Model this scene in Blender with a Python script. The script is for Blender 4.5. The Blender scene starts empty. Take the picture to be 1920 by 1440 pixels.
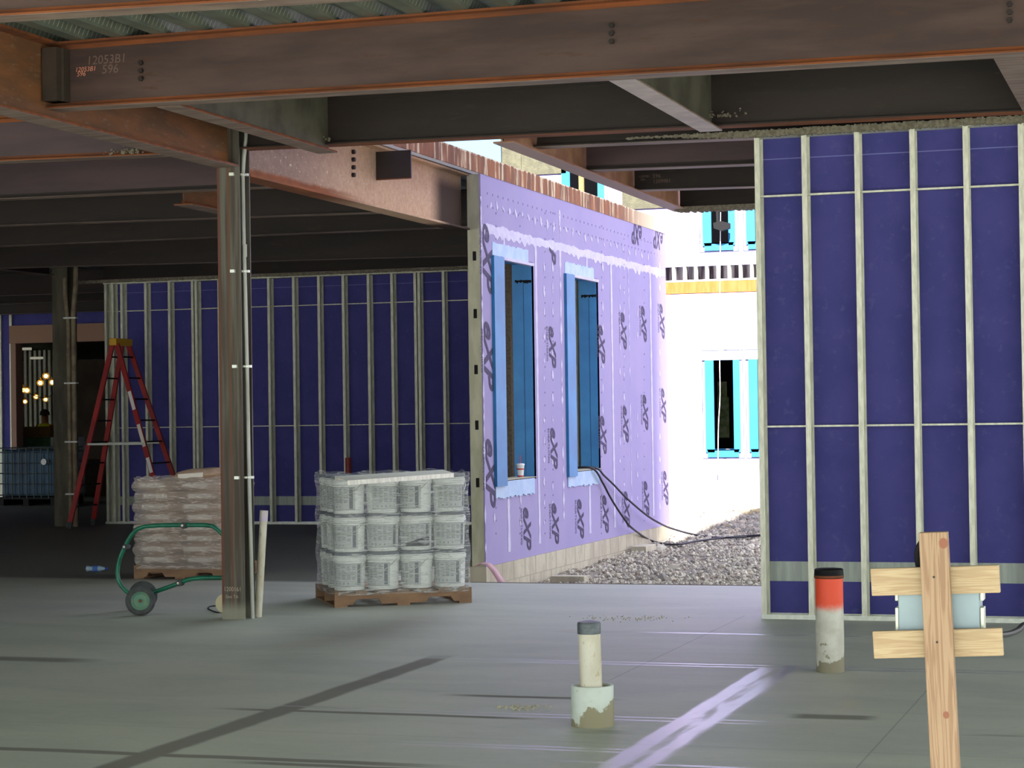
import bpy, math, random
from mathutils import Vector, Matrix, noise as mnoise
random.seed(11)
SC = bpy.context.scene
COL = SC.collection
PI = math.pi

# ------------------------------------------------------------------ camera
F, CX, CY, HC = 3890.0, 960.0, 720.0, 1.62
ROLL, PITCH, YAW = 0.0145, math.radians(0.8444), math.radians(18.003)
_c, _s = math.cos(ROLL), math.sin(ROLL)
def ray(px, py):
    u, v = px-CX, py-CY
    a, b = u*_c-v*_s, u*_s+v*_c
    cp, sp = math.cos(PITCH), math.sin(PITCH)
    fw, up = F*cp+b*sp, -b*cp+F*sp
    return Vector((a*math.cos(YAW)-fw*math.sin(YAW), fw*math.cos(YAW)+a*math.sin(YAW), up))
def onY(px, py, Y):
    r = ray(px, py); t = Y/r.y
    return Vector((r.x*t, Y, HC+r.z*t))
def onX(px, py, X):
    r = ray(px, py); t = X/r.x
    return Vector((X, r.y*t, HC+r.z*t))
def onZ(px, py, Z=0.0):
    r = ray(px, py); t = (Z-HC)/r.z
    return Vector((r.x*t, r.y*t, Z))
cam = bpy.data.cameras.new('camera'); co = bpy.data.objects.new('camera', cam); COL.objects.link(co)
cam.sensor_fit = 'HORIZONTAL'; cam.sensor_width = 36.0; cam.lens = F/1920*36.0
cam.clip_start = 0.05; cam.clip_end = 500
fwd = Vector((-math.sin(YAW)*math.cos(PITCH), math.cos(YAW)*math.cos(PITCH), math.sin(PITCH)))
right0 = Vector((math.cos(YAW), math.sin(YAW), 0)); up0 = right0.cross(fwd)
# image is rotated so that world-up leans: right axis in image = right0*cos + down*...
xr = right0*_c + up0*_s*(-1) if False else right0*_c - up0*(-_s)*(-1)
xr = (right0*_c - up0*_s); ur = (up0*_c + right0*_s)
co.matrix_world = Matrix(((xr.x, ur.x, -fwd.x, 0), (xr.y, ur.y, -fwd.y, 0), (xr.z, ur.z, -fwd.z, HC), (0, 0, 0, 1)))
SC.camera = co

# ------------------------------------------------------------------ node helpers
def lin(c):
    return tuple(((x/255)/12.92 if x/255 <= 0.04045 else ((x/255+0.055)/1.055)**2.4) for x in c)
class NT:
    def __init__(s, name):
        s.m = bpy.data.materials.new(name); s.m.use_nodes = True
        s.t = s.m.node_tree; s.t.nodes.clear()
        s.out = s.n('ShaderNodeOutputMaterial'); s.b = s.n('ShaderNodeBsdfPrincipled')
        s.l(s.b.outputs[0], s.out.inputs[0])
    def n(s, k): return s.t.nodes.new(k)
    def l(s, a, b): s.t.links.new(a, b)
    def set(s, sock, v):
        if isinstance(v, bpy.types.NodeSocket): s.l(v, sock)
        elif isinstance(v, (tuple, list)) and len(v) == 3 and sock.type == 'RGBA': sock.default_value = (*v, 1)
        else: sock.default_value = v
    def math(s, op, a, b=0.0, c=0.0, clamp=False):
        n = s.n('ShaderNodeMath'); n.operation = op; n.use_clamp = clamp
        s.set(n.inputs[0], a); s.set(n.inputs[1], b); s.set(n.inputs[2], c)
        return n.outputs[0]
    def mix(s, f, a, b, blend='MIX'):
        n = s.n('ShaderNodeMix'); n.data_type = 'RGBA'; n.blend_type = blend
        s.set(n.inputs[0], f); s.set(n.inputs[6], a); s.set(n.inputs[7], b)
        return n.outputs[2]
    def mixf(s, f, a, b):
        n = s.n('ShaderNodeMix'); n.data_type = 'FLOAT'
        s.set(n.inputs[0], f); s.set(n.inputs[2], a); s.set(n.inputs[3], b)
        return n.outputs[0]
    def ramp(s, v, a, b, c=0.0, d=1.0, smooth=True):
        n = s.n('ShaderNodeMapRange'); n.interpolation_type = 'SMOOTHSTEP' if smooth else 'LINEAR'
        s.set(n.inputs[0], v); n.inputs[1].default_value = a; n.inputs[2].default_value = b
        n.inputs[3].default_value = c; n.inputs[4].default_value = d
        return n.outputs[0]
    def world(s):
        n = s.n('ShaderNodeNewGeometry'); return n.outputs['Position']
    def obj(s):
        n = s.n('ShaderNodeTexCoord'); return n.outputs['Object']
    def xyz(s, v):
        n = s.n('ShaderNodeSeparateXYZ'); s.l(v, n.inputs[0]); return n.outputs
    def scale(s, v, sc):
        n = s.n('ShaderNodeMapping'); s.l(v, n.inputs[0]); n.inputs['Scale'].default_value = sc; return n.outputs[0]
    def noise(s, v, sc=5, det=4, rough=0.55, dist=0.0):
        n = s.n('ShaderNodeTexNoise'); s.l(v, n.inputs['Vector'])
        n.inputs['Scale'].default_value = sc; n.inputs['Detail'].default_value = det
        n.inputs['Roughness'].default_value = rough; n.inputs['Distortion'].default_value = dist
        return n.outputs[0]
    def bump(s, h, st=0.3, d=0.01):
        n = s.n('ShaderNodeBump'); s.l(h, n.inputs['Height'])
        n.inputs['Strength'].default_value = st; n.inputs['Distance'].default_value = d
        s.l(n.outputs[0], s.b.inputs['Normal'])
    def fin(s, col=None, rough=None, metal=None, spec=None):
        if col is not None: s.set(s.b.inputs['Base Color'], col)
        if rough is not None: s.set(s.b.inputs['Roughness'], rough)
        if metal is not None: s.set(s.b.inputs['Metallic'], metal)
        if spec is not None: s.set(s.b.inputs['Specular IOR Level'], spec)
        return s.m
def M(name, c1, c2=None, sc=6, rough=0.7, metal=0.0, st=(1, 1, 1), bump=0.0, lo=0.35, hi=0.65, spec=0.5, det=5, c3=None, bd=0.004):
    t = NT(name); v = t.scale(t.world(), st)
    n = t.noise(v, sc, det)
    col = c1
    if c2 is not None: col = t.mix(t.ramp(n, lo, hi), c1, c2)
    if c3 is not None:
        n2 = t.noise(v, sc*4.3, 6, 0.7); col = t.mix(t.ramp(n2, 0.56, 0.68), col, c3)
    if bump: t.bump(t.noise(v, sc*5, 5, 0.7), bump, bd)
    return t.fin(col, rough, metal, spec)

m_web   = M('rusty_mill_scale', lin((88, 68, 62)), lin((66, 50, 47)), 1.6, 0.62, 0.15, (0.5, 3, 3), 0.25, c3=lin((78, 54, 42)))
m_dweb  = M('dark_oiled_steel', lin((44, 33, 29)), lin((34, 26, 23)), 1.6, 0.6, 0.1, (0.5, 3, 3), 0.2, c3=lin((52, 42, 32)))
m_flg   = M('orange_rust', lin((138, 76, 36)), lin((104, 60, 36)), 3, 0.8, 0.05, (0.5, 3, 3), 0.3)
m_lflg  = M('dusty_flange', lin((150, 130, 118)), lin((120, 100, 90)), 4, 0.6, 0.1, (0.5, 3, 3), 0.2)
m_purw  = M('purplish_web', lin((84, 64, 66)), lin((66, 52, 56)), 1.5, 0.5, 0.15, (0.4, 3, 3), 0.2)
m_greyw = M('greyish_primed_web', lin((96, 92, 78)), lin((70, 66, 54)), 3, 0.7, 0, (1, 1, 1), 0.2)
m_orw   = M('orange_rusty_web', lin((132, 84, 48)), lin((108, 74, 48)), 3, 0.75, 0.05, (3, 0.7, 3), 0.3, c3=lin((134, 106, 82)))
m_galv  = M('galvanised_steel', lin((232, 233, 214)), lin((206, 208, 190)), 30, 0.42, 0.05, (1, 1, 0.25), 0.08)
m_galv2 = M('dull_galvanised_steel', lin((158, 156, 132)), lin((176, 174, 150)), 9, 0.5, 0.25, (1, 1, 0.3), 0.04)
m_bgalv = M('bright_galvanised_track', lin((226, 230, 218)), lin((206, 212, 204)), 20, 0.28, 0.3)
m_slot  = M('lit_slot_paint', lin((196, 200, 186)), None, 5, 0.5)  # pale rectangles paint the lighter bay showing through stud punchouts
m_dark  = M('shade_black', lin((22, 20, 22)), None, 5, 0.9)  # near-black, stands in for shade behind slots and openings
m_blueb = M('blue_sheathing_back', lin((80, 78, 146)), lin((72, 72, 138)), 3, 0.85, 0, (1, 1, 1), 0.08, c3=lin((86, 86, 148)), spec=0.15)
m_seam  = M('pale_seam', lin((120, 122, 190)), None, 5, 0.8)
m_fire  = M('sprayed_fireproofing', lin((182, 174, 154)), lin((150, 142, 124)), 30, 1.0, 0, (1, 1, 1), 1.0, bd=0.02, spec=0.1)
m_mems  = M('blue_side_flashing', lin((34, 122, 172)), lin((28, 108, 156)), 2, 0.5)
m_mem   = M('blue_flashing_membrane', lin((70, 150, 208)), lin((60, 134, 194)), 2, 0.5, 0, (1, 1, 1), 0.15)
m_mem2  = M('pale_flashing_tape', lin((150, 178, 210)), lin((168, 190, 214)), 6, 0.6, 0, (1, 1, 1), 0.2)
m_joint = M('white_joint_compound', lin((196, 192, 214)), lin((184, 180, 208)), 12, 0.8)
m_screw = M('screw_dimple', lin((118, 110, 150)))
m_ink   = M('dark_printing_ink', lin((58, 50, 78)), lin((68, 60, 92)), 60, 0.8)
m_cmu   = M('concrete_block', lin((188, 182, 160)), lin((168, 160, 140)), 5, 0.95, 0, (1, 1, 0.4), 0.4, c3=lin((150, 146, 130)))
m_grav  = M('crushed_gravel', lin((150, 140, 126)), lin((120, 112, 104)), 7, 0.95, 0, (1, 1, 1), 1.0, c3=lin((172, 164, 150)), bd=0.02)
m_chalk = M('chalk', lin((176, 160, 144)), None, 5, 0.9)
m_pchalk = M('pink_chalk', lin((226, 150, 126)), None, 5, 0.9)
m_fchalk = M('faded_chalk', lin((120, 98, 90)), None, 5, 0.9)
m_pvc   = M('white_pvc', lin((216, 212, 196)), lin((196, 190, 168)), 8, 0.45, 0, (1, 1, 0.5), 0.05, c3=lin((186, 174, 140)))
m_cond  = M('grey_conduit', lin((176, 180, 172)), lin((150, 152, 140)), 6, 0.4, 0.1, (1, 1, 0.3))
m_red   = M('red_fibreglass', lin((168, 30, 28)), lin((140, 26, 26)), 4, 0.5)
m_yel   = M('yellow_plastic', lin((210, 160, 30)), None, 5, 0.5)
m_green = M('green_enamel', lin((20, 112, 84)), lin((16, 92, 72)), 12, 0.35, 0.1)
m_rub   = M('dusty_rubber', lin((74, 78, 78)), lin((56, 60, 60)), 14, 0.8, 0, (1, 1, 1), 0.2)
m_hub   = M('green_hub', lin((88, 134, 116)), lin((106, 142, 110)), 20, 0.6)
m_pal   = M('pallet_wood', lin((150, 118, 90)), lin((130, 102, 80)), 5, 0.85, 0, (1, 1, 3), 0.2)
m_paper = M('brown_bag_paper', lin((212, 184, 158)), lin((196, 168, 142)), 7, 0.85, 0, (1, 1, 1), 0.3)
m_bagw  = M('white_bag_print', lin((232, 226, 216)), None, 5, 0.8)
m_pail  = M('white_pail_plastic', lin((232, 237, 232)), None, 5, 0.4)
m_lid   = M('gap_shade_lid', lin((98, 104, 114)), None, 5, 0.5)  # lid grey carries the shade of the gaps between pail rows
m_labl  = M('pail_label', lin((196, 202, 200)), None, 5, 0.5)
m_lline = M('label_print', lin((112, 118, 124)), None, 5, 0.6)
m_black = M('black_plastic', lin((14, 14, 17)), None, 5, 0.6, spec=0.2)
m_blkr  = M('black_rubber_cable', lin((34, 34, 42)), None, 5, 0.55)
m_grey  = M('painted_steel_box', lin((126, 144, 150)), lin((118, 136, 144)), 3, 0.45, 0.1)
m_zinc  = M('zinc_latch', lin((186, 190, 176)), None, 5, 0.35, 0.5)
m_tape  = M('grey_duct_tape', lin((96, 104, 108)), lin((80, 88, 92)), 30, 0.35, 0.2, (1, 1, 3), 0.3)
m_cream = M('cream_plaster_panel', lin((92, 90, 72)), lin((78, 76, 62)), 8, 0.95, 0, (1, 1, 1), 0.8, bd=0.02)  # darkened to put the panels' shade into their colour
m_white = M('white_plastic', lin((235, 235, 235)), None, 5, 0.4)
m_redp  = M('red_print', lin((196, 40, 44)), None, 5, 0.5)
m_ibc   = M('blue_tank_plastic', lin((44, 84, 112)), lin((30, 62, 88)), 2, 0.4)
m_wrapg = M('green_stretch_film', lin((120, 160, 110)), lin((90, 128, 86)), 5, 0.4)
m_osb   = M('osb_board', lin((164, 134, 74)), lin((140, 112, 60)), 20, 0.85)
m_stone = [M('stone_%s' % k, lin(c), None, 5, 0.95) for k, c in (('pale', (200, 192, 174)), ('mid', (172, 164, 150)), ('dark', (132, 126, 118)), ('warm', (160, 146, 130)))]
m_skin  = M('skin', lin((176, 126, 100)), None, 5, 0.6)
m_navy  = M('navy_cloth', lin((34, 38, 56)), None, 5, 0.9)
m_vest  = M('hi_vis_cloth', lin((200, 224, 60)), None, 5, 0.8)
m_pinkf = M('pink_ribbon', lin((214, 170, 180)), None, 5, 0.7)
m_straw = M('dry_straw', lin((196, 176, 130)), None, 5, 0.9)
m_water = M('clear_bottle_plastic', lin((150, 176, 196)), None, 5, 0.15)

# timber with grain along the long local axis
def wood(name, ca, cb, axis, sc=1.0, knots=()):
    t = NT(name); o = t.obj()
    st = [34, 34, 34]; st[axis] = 1.1
    v = t.scale(o, tuple(st)); n = t.noise(v, 1.0*sc, 4, 0.5, 0.6)
    w = t.math('SINE', t.math('MULTIPLY', n, 55.0))
    col = t.mix(t.ramp(w, -0.6, 1.0), ca, cb)
    n2 = t.noise(o, 5, 3); col = t.mix(t.ramp(n2, 0.55, 0.8), col, tuple(x*0.82 for x in ca))
    X = t.xyz(o)
    for (a, b, r) in knots:
        ax = X[0] if axis != 0 else X[0]
        dx = t.math('SUBTRACT', X[0], a); dz = t.math('SUBTRACT', X[2], b)
        d = t.math('SQRT', t.math('ADD', t.math('MULTIPLY', dx, dx), t.math('MULTIPLY', t.math('MULTIPLY', dz, dz), 0.7)))
        col = t.mix(t.ramp(d, r*0.7, r, 1.0, 0.0), col, lin((128, 84, 66)))
    t.bump(w, 0.1, 0.002)
    return t.fin(col, 0.75, 0, 0.3)

# sheathing board: lilac with screw dots
def purple():
    t = NT('lilac_sheathing'); p = t.world(); n = t.noise(p, 1.2, 3)
    col = t.mix(t.ramp(n, 0.3, 0.7), lin((156, 146, 184)), lin((149, 141, 182)))
    return t.fin(col, 0.8, 0, 0.25)
m_purp = purple()
m_band = M('steel_strap', lin((166, 174, 166)), lin((148, 156, 152)), 10, 0.5, 0.3, (3, 1, 0.3), 0.05)

# rusty edge plate with pale drips
def plate():
    t = NT('rusty_edge_plate'); p = t.world(); X = t.xyz(p)
    v = t.scale(p, (1, 9, 0.5)); n = t.noise(v, 1.3, 5, 0.7)
    base = t.mix(t.ramp(t.noise(t.scale(p, (1, 3, 1)), 2, 4), 0.3, 0.7), lin((150, 98, 66)), lin((116, 84, 66)))
    col = t.mix(t.ramp(n, 0.54, 0.6), base, lin((206, 188, 156)))
    top = t.math('ADD', t.math('MULTIPLY', n, 0.16), t.ramp(X[2], 4.34, 4.40, 0.0, 0.06))
    col = t.mix(t.ramp(top, 0.132, 0.14), col, lin((216, 200, 170)))
    col = t.mix(t.ramp(X[1], 26.5, 28.6), col, lin((214, 200, 168)))
    return t.fin(col, 0.85, 0, 0.2)
m_plate = plate()

# girder beside the opening: fireproofing overspray fading to bare rust low down, darker brown at far end
def oversprayed():
    t = NT('oversprayed_girder'); p = t.world(); X = t.xyz(p)
    rust = t.mix(t.ramp(t.noise(p, 3, 4), 0.35, 0.65), lin((150, 92, 60)), lin((128, 84, 62)))
    spr = t.mix(t.ramp(t.noise(p, 22, 5, 0.7), 0.3, 0.7), lin((206, 176, 146)), lin((188, 156, 128)))
    pale = t.mix(t.ramp(t.noise(p, 14, 4), 0.3, 0.7), lin((150, 128, 116)), lin((136, 114, 104)))
    f = t.ramp(X[1], 16.2, 18.2)
    col = t.mix(f, pale, spr)
    col = t.mix(t.ramp(t.noise(p, 45, 3), 0.66, 0.70), col, lin((226, 214, 190)))
    low = t.math('ADD', X[2], t.math('MULTIPLY', t.noise(p, 5, 4), 0.06))
    lowm = t.math('MULTIPLY', t.ramp(low, 3.70, 3.74, 1.0, 0.0), t.ramp(X[1], 17.0, 18.4, 1.0, 0.0))
    col = t.mix(lowm, col, rust)
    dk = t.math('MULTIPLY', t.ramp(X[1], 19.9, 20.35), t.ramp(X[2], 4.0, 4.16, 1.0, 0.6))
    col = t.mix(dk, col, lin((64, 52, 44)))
    t.bump(t.noise(p, 60, 4), 0.5, 0.006)
    return t.fin(col, 0.9, 0, 0.15)
m_spray = oversprayed()

def deckmat():
    t = NT('embossed_steel_deck'); p = t.world(); X = t.xyz(p)
    col = t.mix(t.ramp(t.noise(p, 4, 4), 0.3, 0.7), lin((132, 142, 130)), lin((108, 118, 108)))
    w = t.math('SINE', t.math('MULTIPLY', X[1], 2*PI/0.055))
    g = t.ramp(w, 0.82, 0.95)
    zz = t.math('MULTIPLY', t.ramp(X[2], 4.215, 4.225), t.ramp(X[2], 4.262, 4.27, 1.0, 0.0))
    g = t.math('MULTIPLY', g, zz)
    col = t.mix(g, col, lin((176, 180, 156)))
    t.bump(g, 0.6, 0.004)
    return t.fin(col, 0.4, 0.35)
m_deck = deckmat()

def pipepaint():
    t = NT('white_pipe_with_orange_paint'); p = t.world(); X = t.xyz(p)
    n = t.noise(p, 14, 4)
    base = t.mix(t.ramp(t.noise(p, 10, 4), 0.35, 0.7), lin((204, 204, 194)), lin((184, 182, 168)))
    base = t.mix(t.ramp(t.noise(p, 55, 3), 0.68, 0.72), base, lin((120, 116, 104)))
    z = t.math('ADD', X[2], t.math('MULTIPLY', t.math('SUBTRACT', n, 0.5), 0.06))
    col = t.mix(t.ramp(z, 0.36, 0.43), base, lin((232, 78, 44)))
    zb = t.math('ADD', X[2], t.math('MULTIPLY', t.math('SUBTRACT', t.noise(p, 9, 4), 0.5), 0.45))
    zb = t.math('SUBTRACT', zb, t.math('MULTIPLY', t.math('ADD', X[0], 2.13), 0.35))
    col = t.mix(t.ramp(zb, 0.065, 0.085, 1.0, 0.0), col, lin((132, 126, 104)))
    return t.fin(col, 0.5)
m_opipe = pipepaint()
def sleevepaint():
    t = NT('muddy_white_sleeve'); p = t.world(); X = t.xyz(p)
    base = t.mix(t.ramp(t.noise(p, 9, 4), 0.35, 0.7), lin((206, 216, 208)), lin((192, 202, 190)))
    base = t.mix(t.ramp(t.noise(p, 45, 3), 0.70, 0.74), base, lin((150, 146, 120)))
    zb = t.math('ADD', X[2], t.math('MULTIPLY', t.math('SUBTRACT', t.noise(p, 11, 4), 0.5), 0.25))
    zb = t.math('SUBTRACT', zb, t.math('MULTIPLY', t.math('ADD', X[0], 2.97), 0.45))
    col = t.mix(t.ramp(zb, 0.05, 0.065, 1.0, 0.0), base, lin((142, 136, 108)))
    return t.fin(col, 0.45)
m_sleeve = sleevepaint()

def film(name, alpha, tint, wr=90.0):
    t = NT(name); p = t.world()
    v = t.scale(p, (2.2, 2.2, 20)); n = t.noise(v, 3.0, 6, 0.7, 0.9)
    t.bump(n, 0.9, 0.02)
    t.fin(tint, 0.22, 0, 0.8)
    tr = t.n('ShaderNodeBsdfTransparent'); mx = t.n('ShaderNodeMixShader')
    a = t.math('ADD', alpha, t.math('MULTIPLY', t.ramp(n, 0.52, 0.60), 0.5))  # whitish opaque streaks stand in for highlights on the film
    t.l(a, mx.inputs[0]); t.l(tr.outputs[0], mx.inputs[1]); t.l(t.b.outputs[0], mx.inputs[2])
    t.l(mx.outputs[0], t.out.inputs[0])
    return t.m
m_film = film('clear_stretch_film', 0.17, lin((222, 226, 224)))
m_film2 = film('hazy_stretch_film', 0.40, lin((222, 210, 202)))
def emit(name, col, st):
    m = bpy.data.materials.new(name); m.use_nodes = True; nt = m.node_tree; nt.nodes.clear()
    e = nt.nodes.new('ShaderNodeEmission'); o = nt.nodes.new('ShaderNodeOutputMaterial')
    e.inputs[0].default_value = (*col, 1); e.inputs[1].default_value = st
    nt.links.new(e.outputs[0], o.inputs[0]); return m
m_bulb = emit('glowing_bulb', (1.0, 0.74, 0.24), 5)
m_tube = emit('glowing_tube', (1.0, 0.95, 0.75), 0.22)

# concrete floor
def floormat():
    t = NT('trowelled_concrete'); p = t.world(); X = t.xyz(p)
    x, y = X[0], X[1]
    n1 = t.noise(t.scale(p, (0.5, 1.2, 1)), 1.1, 6, 0.62, 0.6)
    n2 = t.noise(p, 16, 5, 0.65)
    n3 = t.noise(t.scale(p, (0.8, 0.25, 1)), 3.0, 5, 0.6)
    col = t.mix(t.ramp(n1, 0.35, 0.68), lin((184, 187, 174)), lin((168, 173, 162)))
    col = t.mix(t.ramp(n3, 0.58, 0.78, 0, 0.5), col, lin((188, 182, 158)))
    col = t.mix(t.ramp(n2, 0.6, 0.8, 0, 0.35), col, lin((146, 146, 136)))
    wob = t.math('MULTIPLY', t.math('SUBTRACT', t.noise(p, 2.2, 3), 0.5), 0.05)
    frag = t.noise(t.scale(p, (3, 3, 1)), 3.0, 4, 0.6)
    def stripe(c, c0, w, soft, g=None, g0=0, g1=0, gs=0.3, wo=True):
        cc = t.math('ADD', c, wob) if wo else c
        d = t.math('ABSOLUTE', t.math('SUBTRACT', cc, c0))
        m = t.ramp(d, w, w+soft, 1.0, 0.0)
        if g is not None:
            m = t.math('MULTIPLY', m, t.ramp(g, g0-gs, g0))
            m = t.math('MULTIPLY', m, t.ramp(g, g1, g1+gs, 1.0, 0.0))
        return m
    def tot(*ms):
        a = ms[0]
        for b in ms[1:]: a = t.math('MAXIMUM', a, b)
        return a
    wet = tot(stripe(x, -2.40, 0.028, 0.03, y, 7.5, 13.02, 0.08), stripe(x, -2.545, 0.038, 0.03, y, 7.5, 12.9, 0.1),
              t.math('MULTIPLY', stripe(x, -2.47, 0.10, 0.05, y, 7.5, 12.2, 0.7), t.ramp(t.noise(t.scale(p, (7, 1.1, 1)), 2.0, 5, 0.6), 0.34, 0.62, 0.25, 1.0)),
              stripe(y, 13.07, 0.014, 0.02, x, -4.4, -1.0, 0.8), stripe(y, 12.95, 0.012, 0.02, x, -3.9, -1.2, 0.6),
              stripe(y, 14.88, 0.02, 0.02, x, -3.6, -1.8, 0.4), stripe(y, 10.72, 0.01, 0.012, x, -4.6, -2.4, 0.6), stripe(y, 10.62, 0.01, 0.012, x, -4.3, -2.4, 0.5),
              stripe(y, 9.68, 0.010, 0.012, x, -3.6, -2.5, 0.3), stripe(y, 9.60, 0.010, 0.012, x, -3.6, -2.5, 0.3), stripe(y, 9.30, 0.012, 0.014, x, -2.6, -1.0, 0.3))
    wet = t.math('MULTIPLY', wet, t.ramp(frag, 0.28, 0.45, 0.65, 1.0))
    dust = tot(stripe(x, -4.80, 0.06, 0.05, y, 7.5, 12.9, 0.4), stripe(y, 9.03, 0.03, 0.03, x, -8, -3.7, 0.6),
               stripe(y, 12.45, 0.05, 0.12, x, -8.6, -7.3, 0.4), stripe(y, 11.35, 0.02, 0.04, x, -3.9, -3.3, 0.3),
               stripe(y, 10.95, 0.05, 0.06, x, -1.95, -1.66, 0.12), 
               stripe(y, 8.92, 0.02, 0.03, x, -4.1, -3.2, 0.3), stripe(y, 10.55, 0.02, 0.03, x, -4.9, -3.6, 0.4))
    spots = t.ramp(t.noise(t.scale(p, (0.35, 1.3, 1)), 2.3, 3, 0.5), 0.68, 0.80)
    dust = t.math('MAXIMUM', dust, t.math('MULTIPLY', spots, 0.6))
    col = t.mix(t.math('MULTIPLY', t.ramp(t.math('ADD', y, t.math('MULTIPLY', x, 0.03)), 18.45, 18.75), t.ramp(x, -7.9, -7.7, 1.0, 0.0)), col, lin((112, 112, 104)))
    jl = tot(stripe(x, -3.36, 0.004, 0.004, y, 12.2, 16.2, 0.1, False), stripe(x, -1.45, 0.003, 0.004, y, 7, 13, 0.1, False), stripe(y, 9.85, 0.003, 0.003, x, -9, 2, 0.1, False))
    col = t.mix(t.math('MULTIPLY', dust, 0.75), col, lin((92, 88, 78)))
    col = t.mix(t.math('MULTIPLY', wet, 0.5), col, lin((110, 110, 122)))
    col = t.mix(t.math('MULTIPLY', jl, 0.35), col, lin((70, 70, 66)))
    r = t.mixf(n2, 0.42, 0.66)
    r = t.mixf(dust, r, 0.8)
    r = t.mixf(wet, r, 0.30)
    t.bump(t.noise(p, 40, 4), 0.06, 0.003)
    t.set(t.b.inputs['IOR'], t.mixf(wet, 1.45, 3.2))
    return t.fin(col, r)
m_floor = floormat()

# ------------------------------------------------------------------ mesh helpers
class MB:
    def __init__(s): s.v, s.f, s.m = [], [], []
    def add(s, vs, fs, mi=0):
        o = len(s.v); s.v += [Vector(v) for v in vs]
        s.f += [tuple(i+o for i in f) for f in fs]; s.m += [mi]*len(fs); return s
    def box(s, x0, x1, y0, y1, z0, z1, mi=0):
        return s.add([(x, y, z) for z in (z0, z1) for y in (y0, y1) for x in (x0, x1)],
                     [(0, 2, 3, 1), (4, 5, 7, 6), (0, 1, 5, 4), (2, 6, 7, 3), (0, 4, 6, 2), (1, 3, 7, 5)], mi)
    def hexa(s, p, mi=0):     # 8 points, same order as box
        return s.add(p, [(0, 2, 3, 1), (4, 5, 7, 6), (0, 1, 5, 4), (2, 6, 7, 3), (0, 4, 6, 2), (1, 3, 7, 5)], mi)
    def bar(s, a, b, w, d, up=(0, 0, 1), mi=0):      # rectangular bar from a to b; w across, d along 'up'
        a, b = Vector(a), Vector(b); t = (b-a).normalized(); u = Vector(up)
        r = t.cross(u).normalized(); u = r.cross(t).normalized()
        p = []
        for q in (a, b):
            for sv in (-d/2, d/2):
                for su in (-w/2, w/2): p.append(q+r*su+u*sv)
        p = [p[0], p[1], p[2], p[3], p[4], p[5], p[6], p[7]]
        return s.add(p, [(0, 1, 3, 2), (4, 6, 7, 5), (0, 4, 5, 1), (2, 3, 7, 6), (0, 2, 6, 4), (1, 5, 7, 3)], mi)
    def tube(s, pts, r, n=8, mi=0, cap=True, rs=None):
        pts = [Vector(p) for p in pts]; o = len(s.v); prev = None
        for i, p in enumerate(pts):
            t = (pts[min(i+1, len(pts)-1)]-pts[max(i-1, 0)]).normalized()
            if prev is None:
                a = Vector((0, 0, 1)) if abs(t.z) < 0.9 else Vector((1, 0, 0))
                u = t.cross(a).normalized()
            else: u = (prev-t*prev.dot(t)).normalized()
            prev = u; w = t.cross(u); rr = rs[i] if rs else r
            for k in range(n):
                a = 2*PI*k/n; s.v.append(p+u*math.cos(a)*rr+w*math.sin(a)*rr)
        for i in range(len(pts)-1):
            for k in range(n):
                q = o+i*n; s.f.append((q+k, q+(k+1) % n, q+n+(k+1) % n, q+n+k)); s.m.append(mi)
        if cap:
            s.f.append(tuple(o+k for k in range(n))[::-1]); s.m.append(mi)
            q = o+(len(pts)-1)*n; s.f.append(tuple(q+k for k in range(n))); s.m.append(mi)
        return s
    def lathe(s, prof, c=(0, 0, 0), n=24, mi=0, axis='z', mis=None):
        o = len(s.v); c = Vector(c)
        for (r, z) in prof:
            for k in range(n):
                a = 2*PI*k/n; x, y = r*math.cos(a), r*math.sin(a)
                s.v.append(c+(Vector((x, y, z)) if axis == 'z' else Vector((x, z, y)) if axis == 'y' else Vector((z, x, y))))
        for i in range(len(prof)-1):
            for k in range(n):
                q = o+i*n; s.f.append((q+k, q+(k+1) % n, q+n+(k+1) % n, q+n+k)); s.m.append(mis[i] if mis else mi)
        return s
    def ico(s, c, r, mi=0, jit=0.35, rnd=random):
        g = (1+5**.5)/2
        vs = [(-1, g, 0), (1, g, 0), (-1, -g, 0), (1, -g, 0), (0, -1, g), (0, 1, g), (0, -1, -g), (0, 1, -g), (g, 0, -1), (g, 0, 1), (-g, 0, -1), (-g, 0, 1)]
        fs = [(0, 11, 5), (0, 5, 1), (0, 1, 7), (0, 7, 10), (0, 10, 11), (1, 5, 9), (5, 11, 4), (11, 10, 2), (10, 7, 6), (7, 1, 8), (3, 9, 4), (3, 4, 2), (3, 2, 6), (3, 6, 8), (3, 8, 9), (4, 9, 5), (2, 4, 11), (6, 2, 10), (8, 6, 7), (9, 8, 1)]
        return s.add([Vector(c)+Vector(v)*(r/1.9*(1+rnd.uniform(-jit, jit))) for v in vs], fs, mi)
    def build(s, name, mats, parent=None, smooth=False, bevel=0.0, loc=None, seg=2):
        if not isinstance(mats, (list, tuple)): mats = [mats]
        off = Vector((0, 0, 0))
        if parent is not None:
            q = parent
            while q is not None: off += q.location; q = q.parent
        elif loc is not None: off = Vector(loc)
        me = bpy.data.meshes.new(name)
        me.from_pydata([v-off for v in s.v], [], s.f)
        for m in mats: me.materials.append(m)
        me.polygons.foreach_set('material_index', s.m)
        if smooth: me.polygons.foreach_set('use_smooth', [True]*len(s.f))
        me.update()
        o = bpy.data.objects.new(name, me); COL.objects.link(o)
        if smooth:
            try: me.set_sharp_from_angle(angle=math.radians(40))
            except Exception: pass
        if parent is not None: o.parent = parent
        elif loc is not None: o.location = off
        if bevel:
            b = o.modifiers.new('bevel', 'BEVEL'); b.width = bevel; b.segments = seg; b.limit_method = 'ANGLE'
        return o
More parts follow.
